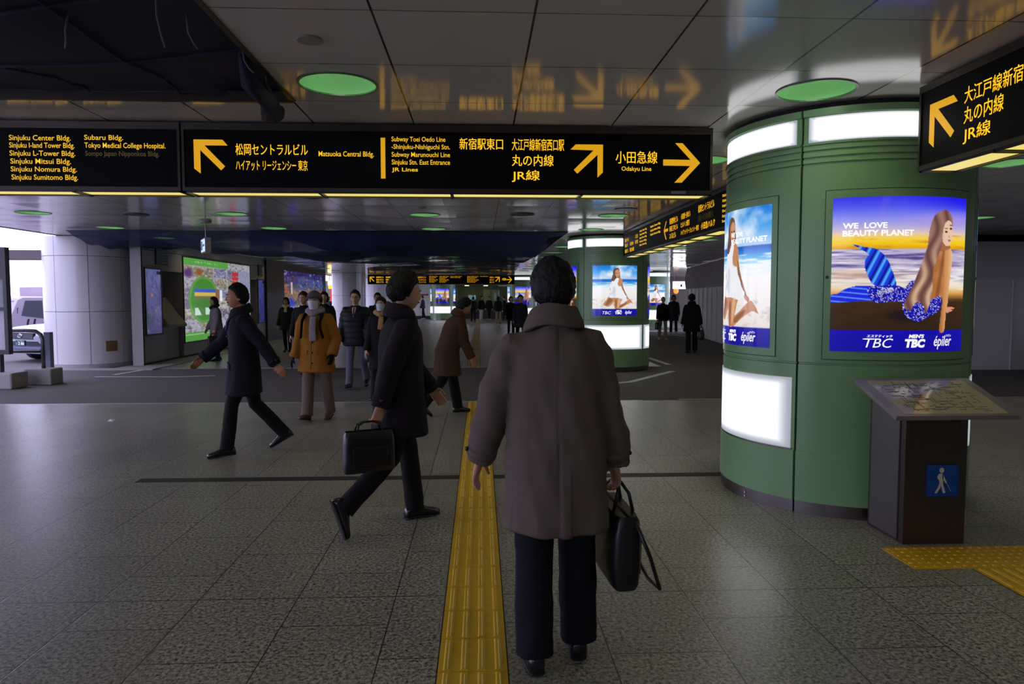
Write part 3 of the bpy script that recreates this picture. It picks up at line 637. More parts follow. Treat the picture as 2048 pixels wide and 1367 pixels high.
# ------------------------------------------------------------------ green advertising columns
def arc_solid(mb, prof, p0, p1, n):
    rings = []
    for k in range(n + 1):
        f = math.radians(p0 + (p1 - p0) * k / n); rings.append([(-r * math.sin(f), -r * math.cos(f), z) for r, z in prof])
    return mb.loft(rings)
def green_column(loc, label, arts, lowbox, hi=True, writing=True):
    """modules at 0 (towards the viewer's side), 90 (left), 180, 270; arts: which picture each carries"""
    t = thing('advertising_column', label, 'column', loc)
    R = .934; n = 24 if hi else 12
    MB().cyl(0, 0, 0, 2.998, .895, 48).build('dark_core', m_joint, t, True); autosmooth(t.children[0])
    prof = [(.90, .092), (R + .012, .092), (R + .012, .462), (R, .470), (R, 1.112), (R - .014, 1.116), (R - .014, 1.126), (R, 1.130), (R, 2.560), (R - .014, 2.563), (R - .014, 2.572), (R, 2.575),
            (R, 2.604), (R - .014, 2.607), (R - .014, 2.616), (R, 2.619), (R, 2.652), (R - .014, 2.655), (R - .014, 2.664), (R, 2.667), (R, 2.70), (R + .012, 2.704), (R + .012, 2.716), (R - .006, 2.718),
            (R - .006, 2.905), (R + .012, 2.908), (R + .014, 2.955), (.90, 2.962)]
    for c in (0, 90, 180, 270):
        autosmooth(arc_solid(MB(), prof, c - 44.5, c + 44.5, n).build('green_cladding', m_green, t))
        autosmooth(arc_solid(MB(), [(.90, 0), (R + .004, 0), (R + .004, .09), (.90, .09)], c - 44.6, c + 44.6, n).build('steel_plinth', m_steel, t))
        arc = lambda r, h, z0, z1: (lambda u, v: (-r * math.sin(math.radians(c + h - 2 * h * u)), -r * math.cos(math.radians(c + h - 2 * h * u)), z1 + (z0 - z1) * v))
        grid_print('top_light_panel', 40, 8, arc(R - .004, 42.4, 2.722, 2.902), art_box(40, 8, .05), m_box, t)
        if c in lowbox:
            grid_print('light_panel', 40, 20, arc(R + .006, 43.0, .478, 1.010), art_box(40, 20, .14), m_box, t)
            arc_solid(MB(), [(R, .468), (R + .008, .468), (R + .008, .478), (R, .478)], c - 43.4, c + 43.4, n).build('light_panel_rim', m_steel, t)
        if c in arts:
            arc_solid(MB(), [(R - .01, 1.155), (R + .002, 1.155), (R + .002, 2.372), (R - .01, 2.372)], c - 34.6, c + 34.6, n).build('door_gap', m_joint, t)
            d = arc_solid(MB(), [(R - .01, 1.160), (R + .005, 1.160), (R + .005, 2.367), (R - .01, 2.367)], c - 34.3, c + 34.3, n).build('display_door', m_green, t); autosmooth(d)
            if hi:
                f = math.radians(c + 33); lk = MB(); lk.tube([(-(R + .003) * math.sin(f), -(R + .003) * math.cos(f), 1.75), (-(R + .009) * math.sin(f), -(R + .009) * math.cos(f), 1.75)], .012, 12); lk.build('lock', m_dark, d)
            a = arts[c]; art = {('sun', True): SUN_HI, ('sun', False): SUN_LO, ('beach', True): BEACH_HI, ('beach', False): BEACH_LO}[(a, hi)]
            ad = grid_print('advertisement', art.shape[1], art.shape[0], arc(R + .0075, 31.4, 1.22, 2.312), art, m_ad, t)
            if writing:
                fw = arc(R + .0095, 31.4, 1.22, 2.312); w = MB()
                if hi:
                    y0, y1, y2, y3 = (.165, .202, .213, .252)
                    text_into(w, 'WE  LOVE', (.065 if a == 'sun' else .51), (.345 if a == 'sun' else .70), y0, y1, fw, .028); text_into(w, 'BEAUTY PLANET', (.065 if a == 'sun' else .51), (.525 if a == 'sun' else .965), y2, y3, fw, .028)
                    text_into(w, 'エステティック', .235, .40, .888, .906, fw, .02, .2)
                text_into(w, 'TBC', .22, .405, .912, .972, fw, .0, .25); text_into(w, "MEN'S", .51, .625, .885, .91, fw, .05, .2); text_into(w, 'TBC', .485, .635, .915, .972, fw, .06, .15)
                text_into(w, 'épiler', .705, .87, .895, .985, fw, .01, .2)
                if hi: text_into(w, 'エピレ', .81, .865, .888, .903, fw, .03); w.add([fw(.21, .914), fw(.29, .914), fw(.29, .919), fw(.21, .919)], [(0, 1, 2, 3)])
                w.build('lettering', m_whiteL, ad)
    return t
green_column((3.05, 5.857, 0), 'large near green column with glowing sunset poster of a woman with a blue fish tail', {0: 'sun', 90: 'beach', 180: 'sun', 270: 'beach'}, (90, 180, 270))
green_column((2.99, 16.42, 0), 'second green column, beach poster of a kneeling woman in white', {0: 'beach', 90: 'sun', 180: 'beach', 270: 'sun'}, (0, 90, 180, 270), False)
green_column((9.1, 37.5, 0), 'distant green column by the grey hoarding, small beach poster', {0: 'beach', 90: 'sun', 270: 'sun'}, (0, 90, 270), False, False)
green_column((-2.75, 54.0, 0), 'distant green column at the far end, left of the counter', {0: 'sun', 90: 'beach', 270: 'beach'}, (0, 90, 270), False, False)
green_column((2.7, 45.0, 0), 'distant green column right of the far counter', {0: 'sun', 90: 'beach', 270: 'beach'}, (0, 90, 270), False, False)
# little stickers on the plinth of the near column
st = MB(); f = math.radians(72); R_ = .942
for dz, w in ((.05, .02), (.02, .02)): st.tube([(3.05 - R_ * math.sin(f), 5.857 - R_ * math.cos(f), dz), (3.05 - (R_ + .002) * math.sin(f), 5.857 - (R_ + .002) * math.cos(f), dz)], .012, 4)
tag(st.build('sticker', mat('white sticker', srgb(190, 190, 190), .5)), 'two small white stickers low on the steel plinth of the near green column', 'sticker')

# ------------------------------------------------------------------ tactile map stand
t = thing('map_stand', 'steel stand with slanted tactile map in front of the near green column', 'map stand', (2.985, 4.45, 0))
MB().loft([[(x, 0, 0), (x, .42, 0), (x, .42, 1.03), (x, 0, .885)] for x in (-.205, .205)]).build('pedestal', m_steeld, t)
MB().box(-.2075, -.205, .07, .40, .02, .90).build('side_panel', mat('lighter steel panel', srgb(128, 122, 120), .38, metal=.8, var=.05, vscale=30), t)
MB().box(-.2085, -.2055, .055, .066, .01, .89).build('side_seam', m_joint, t)
MB().box(-.17, .15, -.003, .001, .62, .80).build('front_hatch', m_steeld, t)
MB().box(-.172, .152, -.0015, .001, .618, .622).box(-.172, .152, -.0015, .001, .8, .804).box(-.174, -.17, -.0015, .001, .618, .804).box(.15, .154, -.0015, .001, .618, .804).build('hatch_gap', m_joint, t)
# slanted top: front edge low, back edge high
FY, BY, FZ, BZ = -.15, .36, .868, 1.045; XL, XR = -.36, .44
def top_pt(u, v, h=0.0):                            # u left to right, v front to back, h above the plate
    n = Vector((0, -(BZ - FZ), BY - FY)).normalized(); return Vector((XL + (XR - XL) * u, FY + (BY - FY) * v, FZ + (BZ - FZ) * v)) + n * h
def slab(u0, u1, v0, v1, h0, h1): return MB().add([top_pt(a, b, h) for h in (h0, h1) for a, b in ((u0, v0), (u1, v0), (u1, v1), (u0, v1))], [(0,3,2,1),(4,5,6,7),(0,1,5,4),(1,2,6,5),(2,3,7,6),(3,0,4,7)])
tt = slab(0, 1, 0, 1, -.03, .0).build('map_table', mat('brushed steel table', srgb(150, 147, 144), .33, metal=.55), t)
slab(.08, .92, .04, .93, 0, .0025).build('map_sheet', mat('cream map sheet', srgb(172, 168, 132), .12, coat=.4), t)
ml = MB(); r2 = random.Random(5)
for k in range(150):
    u, v = .14 + r2.random() * .68, .1 + r2.random() * .74
    du, dv = (r2.uniform(.02, .10), .006) if r2.random() < .6 else (.0035, r2.uniform(.03, .12))
    ml.add(slab(u, min(u + du, .9), v, min(v + dv, .9), .0025, .0042).v, [(0,3,2,1),(4,5,6,7),(0,1,5,4),(1,2,6,5),(2,3,7,6),(3,0,4,7)])
ml.build('raised_map_lines', mat('map line grey', srgb(92, 92, 78), .4), t)
pg = MB().bbox(-.06, .15, -.012, .001, .315, .525, .012).build('pictogram_plate', mat('blue enamel plate', srgb(10, 72, 150), .4), t); pg['label'] = 'blue plate with white figure walking with a cane'
fg = MB(); fpz = lambda x, y: (-.06 + x * .21, -.0135, .525 - y * .21)
hd = [(.44 + .075 * math.cos(a), .17 + .085 * math.sin(a)) for a in [2 * math.pi * k / 20 for k in range(20)]]
for poly in (hd, [(.36, .27), (.46, .27), (.50, .34), (.49, .58), (.38, .58), (.37, .48), (.31, .42), (.31, .35)], [(.47, .29), (.52, .36), (.61, .54), (.57, .57), (.46, .42)], [(.38, .57), (.45, .60), (.40, .74), (.30, .89), (.23, .87), (.33, .70)], [(.42, .58), (.49, .57), (.52, .68), (.58, .87), (.50, .89), (.45, .72)], [(.585, .55), (.60, .545), (.76, .84), (.75, .845)]):
    fg.add([fpz(x, y) for x, y in poly], [tuple(range(len(poly)))])
fg.build('walking_figure', mat('off-white print', srgb(214, 212, 178), .5), pg)

# ------------------------------------------------------------------ left side: white round column, map wall
WC = (-9.22, 17.44)
t = thing('round_column', 'thick white panelled round column at left beside the parked car', 'column', (WC[0], WC[1], 0))
autosmooth(MB().cyl(0, 0, 0, 2.998, .905, 48).build('dark_core', m_joint, t)); cl = MB()
for z0, z1 in ((.1, 1.29), (1.3, 2.55), (2.56, 2.99)):
    for k in range(8): arc_solid(cl, [(.90, z0), (.93, z0), (.93, z1), (.90, z1)], -27 + 45 * k + .3, -27 + 45 * k + 44.7, 10)
autosmooth(cl.build('white_panels', m_white, t)); autosmooth(MB().cyl(0, 0, 0, .095, .955, 48).build('plinth', m_conc, t))
f = -68; ar = MB(); arc_solid(ar, [(.925, .38), (.936, .38), (.936, .62), (.925, .62)], -62, -46, 4); ar.build('access_hatch', mat('brown hatch', srgb(120, 86, 50), .6, var=.2, vscale=12), t)
WX = -7.9
w = MB().box(-8.15, WX, 17.2, 18.3, 0, HC).box(-8.6, WX, 18.3, 19.5, 2.28, HC).box(-8.6, -8.5, 18.3, 19.5, 0, 2.28).box(-8.6, WX, 19.5, 25.25, 0, HC).box(-8.6, WX, 25.25, 25.9, 2.25, HC).box(-8.6, -8.4, 25.25, 25.9, 0, 2.25).box(-8.6, WX, 25.9, 26.85, 0, HC)
struct('wall_left', w, m_wallg)
struct('trim_7', MB().box(WX - .001, WX + .012, 17.22, 17.245, 0, HC).box(WX, WX + .006, 17.24, 26.85, 2.745, 2.76).box(WX, WX + .006, 17.24, 18.3, 2.37, 2.378).box(WX - .001, WX + .004, 17.2, 26.8, .02, .06), m_joint)
struct('trim_8', MB().box(-8.6, WX + .08, 26.85, 29.2, 0, HC), mat('dark pier', srgb(26, 27, 34), .35))
struct('wall_left_far', MB().box(-8.7, WX - .1, 29.2, 37.2, 0, HC).box(-8.7, WX - .12, 37.2, 37.9, 0, HC), mat('dark wall', srgb(48, 48, 54), .4))
def wall_board(name, label, cat, Y0, Y1, z0, z1, art, m, frame=.05, fm=None, x=WX):
    t = thing(name, label, cat, (x, (Y0 + Y1) / 2, 0)); h = (Y1 - Y0) / 2
    MB().box(-.001, .03, -h - frame, -h, z0 - frame, z1 + frame).box(-.001, .03, h, h + frame, z0 - frame, z1 + frame).box(-.001, .03, -h, h, z0 - frame, z0).box(-.001, .03, -h, h, z1, z1 + frame).build('frame', fm or m_signhouse, t)
    H, W = art.shape[:2]; grid_print('picture', W, H, lambda u, v: (.012, -h + 2 * h * u, z1 + (z0 - z1) * v), art, m, t); return t
m_disp = mat_print('lit display', .45); m_disp2 = mat_print('lit map board', .8)
def art_blue(seed):
    A = Art(30, 60); A.vgrad([(0, (110, 125, 190)), (.3, (120, 120, 190)), (.7, (112, 104, 170)), (1, (96, 92, 150))]); n = A.noise(8, 14, seed)
    A.put((70, 70, 130), np.clip(n * 3 - 1.6, 0, .6)); A.put((235, 150, 130), A.ell(.42, .40, .1, .04, .8)); A.put((60, 96, 90), .7 * A.ell(.15, .78, .25, .14, .8)); A.put((190, 190, 230), .6 * np.clip(A.noise(10, 26, seed + 1) * 5 - 3.2, 0, 1)); A.put((30, 30, 40), ((A.U > .75) & (A.V > .02) & (A.V < .08)).astype(float)); return A.linear()
wall_board('display_screen', 'tall bluish lit screen beside the white round column', 'screen', 17.36, 18.2, .74, 2.3, art_blue(21), m_disp, .04)
wall_board('display_screen', 'narrow dark blue screen on the wall past the green map board', 'screen', 26.0, 26.7, .74, 2.25, art_blue(33) * np.array([.35, .42, .8]), m_disp, .04)
def art_board():
    A = Art(110, 90); A.c[:] = (170, 168, 176); rs = np.random.RandomState(4)
    for i in range(5):
        for j in range(6):
            x0, y0 = .0 + i * .2, .1 + j * .13; m = ((A.U > x0 + .008) & (A.U < x0 + .19) & (A.V > y0) & (A.V < y0 + .12)).astype(float)
            A.put(((120, 104, 140), (175, 172, 190), (150, 140, 120), (190, 186, 180), (130, 130, 170))[rs.randint(5)], m * .9)
    n = A.noise(40, 50, 6); A.put((70, 66, 80), np.clip(n * 4 - 2.2, 0, .8)); A.put((220, 220, 226), np.clip(A.noise(50, 60, 9) * 4 - 2.3, 0, .7))
    A.put((90, 60, 120), A.ell(.06, .18, .07, .07, .5)); A.put((150, 90, 50), A.ell(.2, .16, .06, .06, .5))
    A.put((86, 150, 60), A.ell(.26, .50, .21, .30, .05)); A.put((150, 190, 110), A.ell(.26, .50, .19, .28, .05)); A.put((70, 140, 50), A.ell(.26, .50, .185, .275, .05))
    A.put((60, 90, 200), ((A.U > .13) & (A.U < .42) & (A.V > .37) & (A.V < .41)).astype(float)); A.put((225, 190, 80), ((A.U > .13) & (A.U < .42) & (A.V > .41) & (A.V < .46)).astype(float)); A.put((120, 110, 80), ((A.U > .14) & (A.U < .41) & (A.V > .46) & (A.V < .5)) * .8)
    A.put((70, 130, 50), A.ell(.27, .6, .13, .12, .1))
    for x in (.13, .27, .40): A.put((205, 235, 225), A.poly([(x, .6), (x + .045, .6), (x + .085, .69), (x - .0, .69)], False))
    A.put((140, 100, 80), ((A.U > .42) & (A.U < .47) & (A.V > .37) & (A.V < .52)).astype(float)); A.put((240, 244, 255), ((A.U > .485) & (A.U < .52) & (A.V > .38) & (A.V < .52)).astype(float))
    for v0, v1 in ((.12, .17), (.18, .23), (.24, .29)): A.put((196, 48, 60), ((A.U > .68) & (A.U < .78) & (A.V > v0) & (A.V < v1)).astype(float))
    A.put((196, 48, 60), A.ell(.72, .37, .04, .05, .1)); A.put((190, 50, 64), ((A.U > .69) & (A.U < .78) & (A.V > .43) & (A.V < .5)).astype(float)); A.put((150, 156, 190), ((A.U > .8) & (A.V > .1) & (A.V < .95)).astype(float) * .8)
    A.put((90, 168, 70), ((A.V < .08) & (A.U < .62)).astype(float)); A.put((190, 215, 180), .6 * ((A.V > .025) & (A.V < .055) & (A.U > .1) & (A.U < .45)) * (A.noise(60, 10, 3) > .5))
    A.put((86, 160, 66), (A.V > .89).astype(float)); A.put((185, 215, 170), ((A.V > .915) & (A.V < .93)).astype(float) * .8); return A.linear()
wall_board('map_board', 'large lit green and white map board covering the left wall', 'map board', 19.56, 25.1, .42, 2.70, art_board(), m_disp2, .03)
def art_city():
    A = Art(90, 50); A.vgrad([(0, (24, 20, 120)), (.2, (40, 60, 150)), (.33, (120, 90, 70)), (.42, (140, 110, 60)), (.55, (110, 92, 92)), (.7, (96, 88, 104)), (1, (60, 52, 80))]); A.put((60, 100, 180), .8 * ((A.V > .12) & (A.V < .3) & (A.U > .35)))
    n = A.noise(26, 16, 8); A.put((190, 120, 50), np.clip(n * 5 - 2.7, 0, .8) * ((A.V > .22) & (A.V < .45))); A.put((40, 30, 50), np.clip(A.noise(20, 30, 4) * 4 - 2.1, 0, .7)); A.put((230, 225, 235), np.clip(A.noise(36, 40, 5) * 6 - 4, 0, .9))
    A.put((30, 60, 210), A.poly([(.16, .48), (.24, .5), (.3, .7), (.4, .95), (.34, .98), (.22, .8)])); A.put((235, 220, 200), ((A.U > .2) & (A.U < .23) & (A.V > .2) & (A.V < .4)).astype(float)); A.put((220, 80, 40), ((A.U > .04) & (A.U < .15) & (A.V > .27) & (A.V < .38)) * (A.noise(60, 30, 2) > .5)); A.put((240, 240, 240), ((A.U > .86) & (A.V > .38) & (A.V < .43)).astype(float)); return A.linear()
wall_board('wall_poster', 'dark blue and orange glossy poster wall past the dark pier', 'poster', 29.35, 37.05, .3, 2.75, art_city(), mat_print('glossy poster', .55), .05, m_dark, WX - .1)
def wall_sign(label, Y0, Y1, z0, z1, up):
    t = thing('wall_sign', label, 'sign', (WX, (Y0 + Y1) / 2, 0)); h = (Y1 - Y0) / 2; MB().box(0, .03, -h, h, z0, z1).build('plate', mat('dark green plate', srgb(18, 26, 30), .4), t); m = MB(); H = z1 - z0
    for k in range(5): m.box(.03, .032, -.05 * h, .8 * h, z0 + H * (.1 + k * .15), z0 + H * (.18 + k * .15))
    if up: m.box(.03, .032, -.62 * h, -.48 * h, z0 + H * .5, z0 + H * .75); m.add([(.032, -.8 * h, z0 + H * .7), (.032, -.3 * h, z0 + H * .7), (.032, -.55 * h, z0 + H * .86)], [(0, 1, 2)])
    m.build('lettering', mat('teal print', srgb(80, 130, 124), .5), t)
wall_sign('dark green direction sign with arrow above the recessed map desk', 17.95, 18.6, 2.42, 2.88, True)
wall_sign('small dark wall sign above the far blue screen', 26.05, 26.5, 2.4, 2.8, False)
t = thing('map_desk', 'sloping map desk in the wall recess beside the tall screen', 'map desk', (WX, 18.95, 0))
pr = [(-.55, .86), (.12, .86), (.12, .92), (-.42, 1.62), (-.55, 1.62)]
MB().loft([[(x, yy, z) for x, z in pr] for yy in (-.58, .5)]).build('desk_body', mat('beige metal', srgb(142, 134, 120), .5), t)
MB().loft([[(x, yy, z) for x, z in [(.05, .985), (.062, .995), (-.31, 1.475), (-.322, 1.465)]] for yy in (-.4, .35)]).build('map_sheet', mat('blue map', srgb(96, 150, 205), .3, var=.5, vscale=4), t)
MB().box(-.5, -.08, -.5, .45, 0, .86).build('plinth', m_wallg, t)

# far left roadside: stop board, pipe rail on a concrete block, kerb
p = gz(20, 775); sx = gx  # board stands at Y 13.1
t = thing('stop_board', 'dark framed roadside notice board at the left edge', 'notice board', (-8.77, 13.15, 0))
MB().bbox(-.33, .56, -.24, .24, -.01, .28, .03).build('concrete_foot', m_conc, t)
MB().box(.12, .26, -.05, .05, .28, .62).build('post', m_dark, t)
MB().box(-.5, -.44, -.06, .06, .6, 2.5).box(.36, .42, -.06, .06, .6, 2.5).box(-.44, .36, -.06, .06, .6, .68).box(-.44, .36, -.06, .06, 1.38, 1.44).box(-.44, .36, -.06, .06, 1.95, 2.5).build('frame', m_dark, t)
MB().box(-.44, .36, -.02, .0, .68, 1.38).build('notice_sheet', mat('grey notice', srgb(170, 165, 178), .4, var=.25, vscale=5), t)
MB().box(-.44, .36, -.02, .0, 1.44, 1.95).build('timetable_sheet', mat('teal notice', srgb(120, 132, 130), .4, var=.3, vscale=7), t)
t = thing('pipe_rail', 'bent steel pipe rail set in a square concrete block', 'railing', (-8.15, 13.75, 0))
MB().bbox(-.24, .24, -.2, .2, -.01, .29, .02).build('concrete_block', m_conc, t)
MB().tube([(.0, 0, .28), (.0, 0, .82), (-.03, 0, .92), (-.12, 0, .985), (-.3, 0, 1.0), (-1.4, 0, 1.0), (-1.5, 0, .96), (-1.54, 0, .86), (-1.54, 0, -.01)], .035, 12).build('pipe', m_steel, t, True)
MB().tube([(0, 0, .6), (-1.54, 0, .6)], .022, 10).build('lower_bar', m_steel, t, True)
MB().box(-.16, -.05, .3, .42, -.01, .95).build('square_post', mat('grey post', srgb(120, 125, 150), .4), t)

# ------------------------------------------------------------------ outside on the left: car, truck, beam
struct('trim_9', MB().box(-40, -10.2, 19.4, 19.9, 2.62, 2.86), mat('concrete beam', srgb(88, 78, 84), .8))
def wheel(parent, x, y, r, w):
    o = MB().lathe([(.01, -w / 2), (r * .62, -w / 2), (r * .64, -w / 2 + .01), (r, -w / 2 + .03), (r, w / 2 - .03), (r * .64, w / 2), (.01, w / 2)], 28).build('wheel', mat('tyre rubber', (.012, .012, .013), .8), parent, False, (x, y, r)); o.rotation_euler = (0, math.pi / 2, 0)
    MB().lathe([(.01, -w / 2 - .012), (r * .58, -w / 2 - .006), (r * .6, w / 2 + .006), (.01, w / 2 + .012)], 20).build('wheel_hub', m_steel, o)
# car: built nose towards its own -y
CP = (-11.4, 18.35, -.01)
t = thing('car', 'dark saloon taxi with green number plate parked outside behind the rail', 'car', CP, math.radians(-24))
body = []
for y, zb, zt, hw in ((-.02, .42, .66, .62), (.06, .26, .80, .80), (.35, .22, .90, .86), (1.15, .20, .98, .87), (2.2, .20, .98, .88), (3.6, .22, 1.0, .87), (4.3, .26, .98, .84), (4.55, .4, .85, .74)):
    body.append([(-hw * .93, y, zb), (hw * .93, y, zb), (hw, y, zb + .12), (hw, y, zt - .14), (hw * .9, y, zt - .03), (hw * .55, y, zt), (-hw * .55, y, zt), (-hw * .9, y, zt - .03), (-hw, y, zt - .14), (-hw, y, zb + .12)])
autosmooth(MB().loft(body).build('body', mat('dark blue car paint', srgb(34, 40, 66), .12, coat=1.0, spec=.8), t), 40)
gh = []
for y, z, hw in ((1.15, .96, .74), (1.9, 1.46, .62), (2.2, 1.52, .60), (3.2, 1.5, .6), (3.5, 1.44, .62), (4.1, .97, .72)): gh.append([(-hw, y, z), (hw, y, z), (hw + .03, y, .95 if y in (1.15, 4.1) else .95), (-hw - .03, y, .95)])
autosmooth(MB().loft(gh).build('cabin', mat('car glass', srgb(120, 130, 150), .05, spec=1.0), t))
MB().add([(-.60, 1.92, 1.475), (.60, 1.92, 1.475), (.59, 3.25, 1.515), (-.59, 3.25, 1.515), (-.60, 1.92, 1.50), (.60, 1.92, 1.50), (.59, 3.25, 1.54), (-.59, 3.25, 1.54)], [(0,3,2,1),(4,5,6,7),(0,1,5,4),(1,2,6,5),(2,3,7,6),(3,0,4,7)]).build('roof', MATS['dark blue car paint'], t)
for s in (-1, 1):
    MB().tube([(s * .77, 1.12, .95), (s * .63, 1.9, 1.49)], .03, 8).build('windscreen_pillar', MATS['dark blue car paint'], t)
    MB().sphere((s * .62, .07, .70), (.17, .09, .085), 16, 10).build('headlight', mat('headlight glass', srgb(190, 200, 220), .05, spec=1.0), t, True)
    for y in (.95, 3.7): wheel(t, s * .79, y, .31, .2)
    MB().sphere((s * .95, 1.35, 1.02), (.1, .06, .07), 12, 8).build('door_mirror', MATS['dark blue car paint'], t, True)
g = MB()
for k in range(4): g.box(-.45, .45, -.035, .02, .60 + k * .035, .612 + k * .035)
MB().box(-.46, .46, -.022, .03, .585, .745).build('grille_opening', m_black, t); g.build('grille_bars', mat('chrome', srgb(200, 205, 215), .08, metal=1.0), t)
em = MB(); em.tube([(.075 * math.cos(a), -.045, .675 + .048 * math.sin(a)) for a in [2 * math.pi * k / 20 for k in range(21)]], .009, 6); em.tube([(.05 * math.cos(a), -.047, .695 + .02 * math.sin(a)) for a in [2 * math.pi * k / 20 for k in range(21)]], .006, 6); em.tube([(.02 * math.cos(a), -.047, .67 + .042 * math.sin(a)) for a in [2 * math.pi * k / 20 for k in range(21)]], .006, 6); em.build('emblem', MATS['chrome'], t)
pl = MB().box(-.17, .17, -.045, -.03, .43, .565).build('number_plate', mat('green plate', srgb(16, 66, 58), .4), t)
w = MB(); text_into(w, '2 66', -.06, .15, -.53, -.45, lambda u, v: (u, -.046, -v), .03); text_into(w, '品川', -.08, .02, -.555, -.54, lambda u, v: (u, -.046, -v), .02); text_into(w, '500', .03, .09, -.555, -.54, lambda u, v: (u, -.046, -v), .02); text_into(w, 'い', -.14, -.10, -.5, -.46, lambda u, v: (u, -.046, -v), .02); w.build('plate_digits', mat('white digits', (.8, .85, .8), .5), pl)
MB().box(-.8, .8, -.07, .04, .36, .41).box(-.7, .7, -.03, .04, .24, .36).build('bumper', mat('grey bumper', srgb(90, 95, 120), .3), t)
# small box truck
t = thing('truck', 'small white box truck with number 11 on its cab, outside at left', 'truck', (-15.75, 24.0, -.01), math.radians(-24)); t.scale = (.86, .86, .86)
mw = mat('pale truck paint', srgb(170, 160, 176), .35); cab = []
for y, zb, zt in ((0, .55, 1.0), (.05, .45, 1.2), (.35, .42, 1.86), (.55, .42, 1.95), (1.5, .42, 1.95)): cab.append([(-.82, y, zb), (.82, y, zb), (.85, y, zb + .2), (.82, y, zt - .06), (.74, y, zt), (-.74, y, zt), (-.82, y, zt - .06), (-.85, y, zb + .2)])
autosmooth(MB().loft(cab).build('cab', mw, t)); mg = mat('dark truck glass', srgb(60, 66, 80), .05, spec=1.0)
MB().add([(-.72, .105, 1.26), (.72, .105, 1.26), (.68, .31, 1.78), (-.68, .31, 1.78)], [(0, 1, 2, 3)]).build('windscreen', mg, t)
for s in (-1, 1):
    MB().add([(s * .852, .45, 1.22), (s * .858, 1.3, 1.1), (s * .842, 1.28, 1.78), (s * .842, .62, 1.78)], [(0, 1, 2, 3)]).build('side_window', mg, t)
    w = MB(); text_into(w, '11', .62, 1.0, -1.08, -.84, lambda u, v, s=s: (s * .862, (u if s > 0 else 1.62 - u), -v), .02, .15); w.build('number_lettering', m_dark, t)
    for y in (.75, 3.1): wheel(t, s * .72, y, .36, .24)
    MB().sphere((s * .55, .0, .72), (.15, .05, .08), 12, 8).build('headlight', MATS['headlight glass'], t, True)
    MB().tube([(s * .84, .35, 1.5), (s * 1.0, .2, 1.5), (s * 1.0, .2, 1.3)], .015, 6).build('mirror_arm', m_dark, t)
w = MB(); text_into(w, '11', .2, .6, -1.15, -.92, lambda u, v: (u, .0495 - .0, -v), .02, .15); w.build('number_lettering', m_dark, t)
MB().box(-.8, .8, 1.6, 4.6, .5, .62).build('chassis', m_dark, t)
MB().bbox(-.95, .95, 1.62, 4.7, .62, 2.32, .02).build('cargo_box', mat('grey cargo box', srgb(150, 138, 152), .45, var=.08, vscale=3), t)
MB().box(-.8, .8, -.06, .06, .42, .56).build('bumper', m_dark, t)

# ------------------------------------------------------------------ grey hoarding on the right
m_hoard = mat('grey hoarding sheet', srgb(222, 220, 214), .42, metal=0.0, var=.05, vscale=2); m_rib = mat('hoarding rib', srgb(215, 212, 208), .3)
def hoarding(label, p0, p1, n, zt=2.03):
    a, b = Vector((*p0, 0)), Vector((*p1, 0)); L = (b - a).length; t = thing('hoarding', label, 'hoarding', (p0[0], p0[1], -.01), math.atan2(b.y - a.y, b.x - a.x)); st = L / n
    for k in range(n):
        MB().box(k * st + .01, (k + 1) * st - .01, 0, .05, 0, zt).build('sheet', m_hoard, t)
        MB().box(k * st - .012, k * st + .012, -.03, .0, 0, zt).build('rib', m_rib, t)
    MB().box(0, L, -.02, .0, 1.08, 1.10).box(0, L, -.025, .06, zt, zt + .02).build('cross_rail', m_rib, t); return t, L
hA, LA = hoarding('grey hoarding receding beyond the second green column', (9.67, 32.8), (7.38, 15.57), 18)
hB, LB = hoarding('grey hoarding facing the viewer right of the near green column', (7.46, 15.57), (15.0, 15.57), 5)
def cloth(label, parent_like, L, seed, drape, m):
    t = parent_like; c = MB(); nx, nz = int(L * 12), 16; r = random.Random(seed); vs = []
    for i in range(nx + 1):
        for j in range(nz + 1):
            x = L * i / nx; v = j / nz; z = 2.03 + (HC - 2.04) * v; f = math.sin(x * 2.9 + 1.2 * math.sin(x * 1.3 + seed)) * drape * (1 - abs(v - .35)) + drape * .5 * math.sin(x * 9 + 3 * v)
            vs.append((x, -.03 - abs(f), z))
    fs = [(i * (nz + 1) + j, (i + 1) * (nz + 1) + j, (i + 1) * (nz + 1) + j + 1, i * (nz + 1) + j + 1) for i in range(nx) for j in range(nz)]
    n0 = len(vs); vs += [(x, y + .012, z) for x, y, z in vs]; fs += [tuple(q + n0 for q in f[::-1]) for f in fs]
    c.add(vs, fs); o = c.build('dust_sheet', m, None, True); o.location = t.location; o.rotation_euler = t.rotation_euler; return tag(o, label, 'dust sheet')
cloth('grey dust sheet draped above the receding hoarding', hA, LA, 2, .10, mat('grey cloth', srgb(196, 190, 186), .75, var=.1, vscale=3))
cloth('flat grey dust sheet above the hoarding at the right edge', hB, LB, 5, .012, mat('grey blue cloth', srgb(204, 203, 204), .7, var=.06, vscale=2))
struct('trim_10', MB().box(7.3, 15, 15.45, 15.52, 2.86, 3.0), m_black)

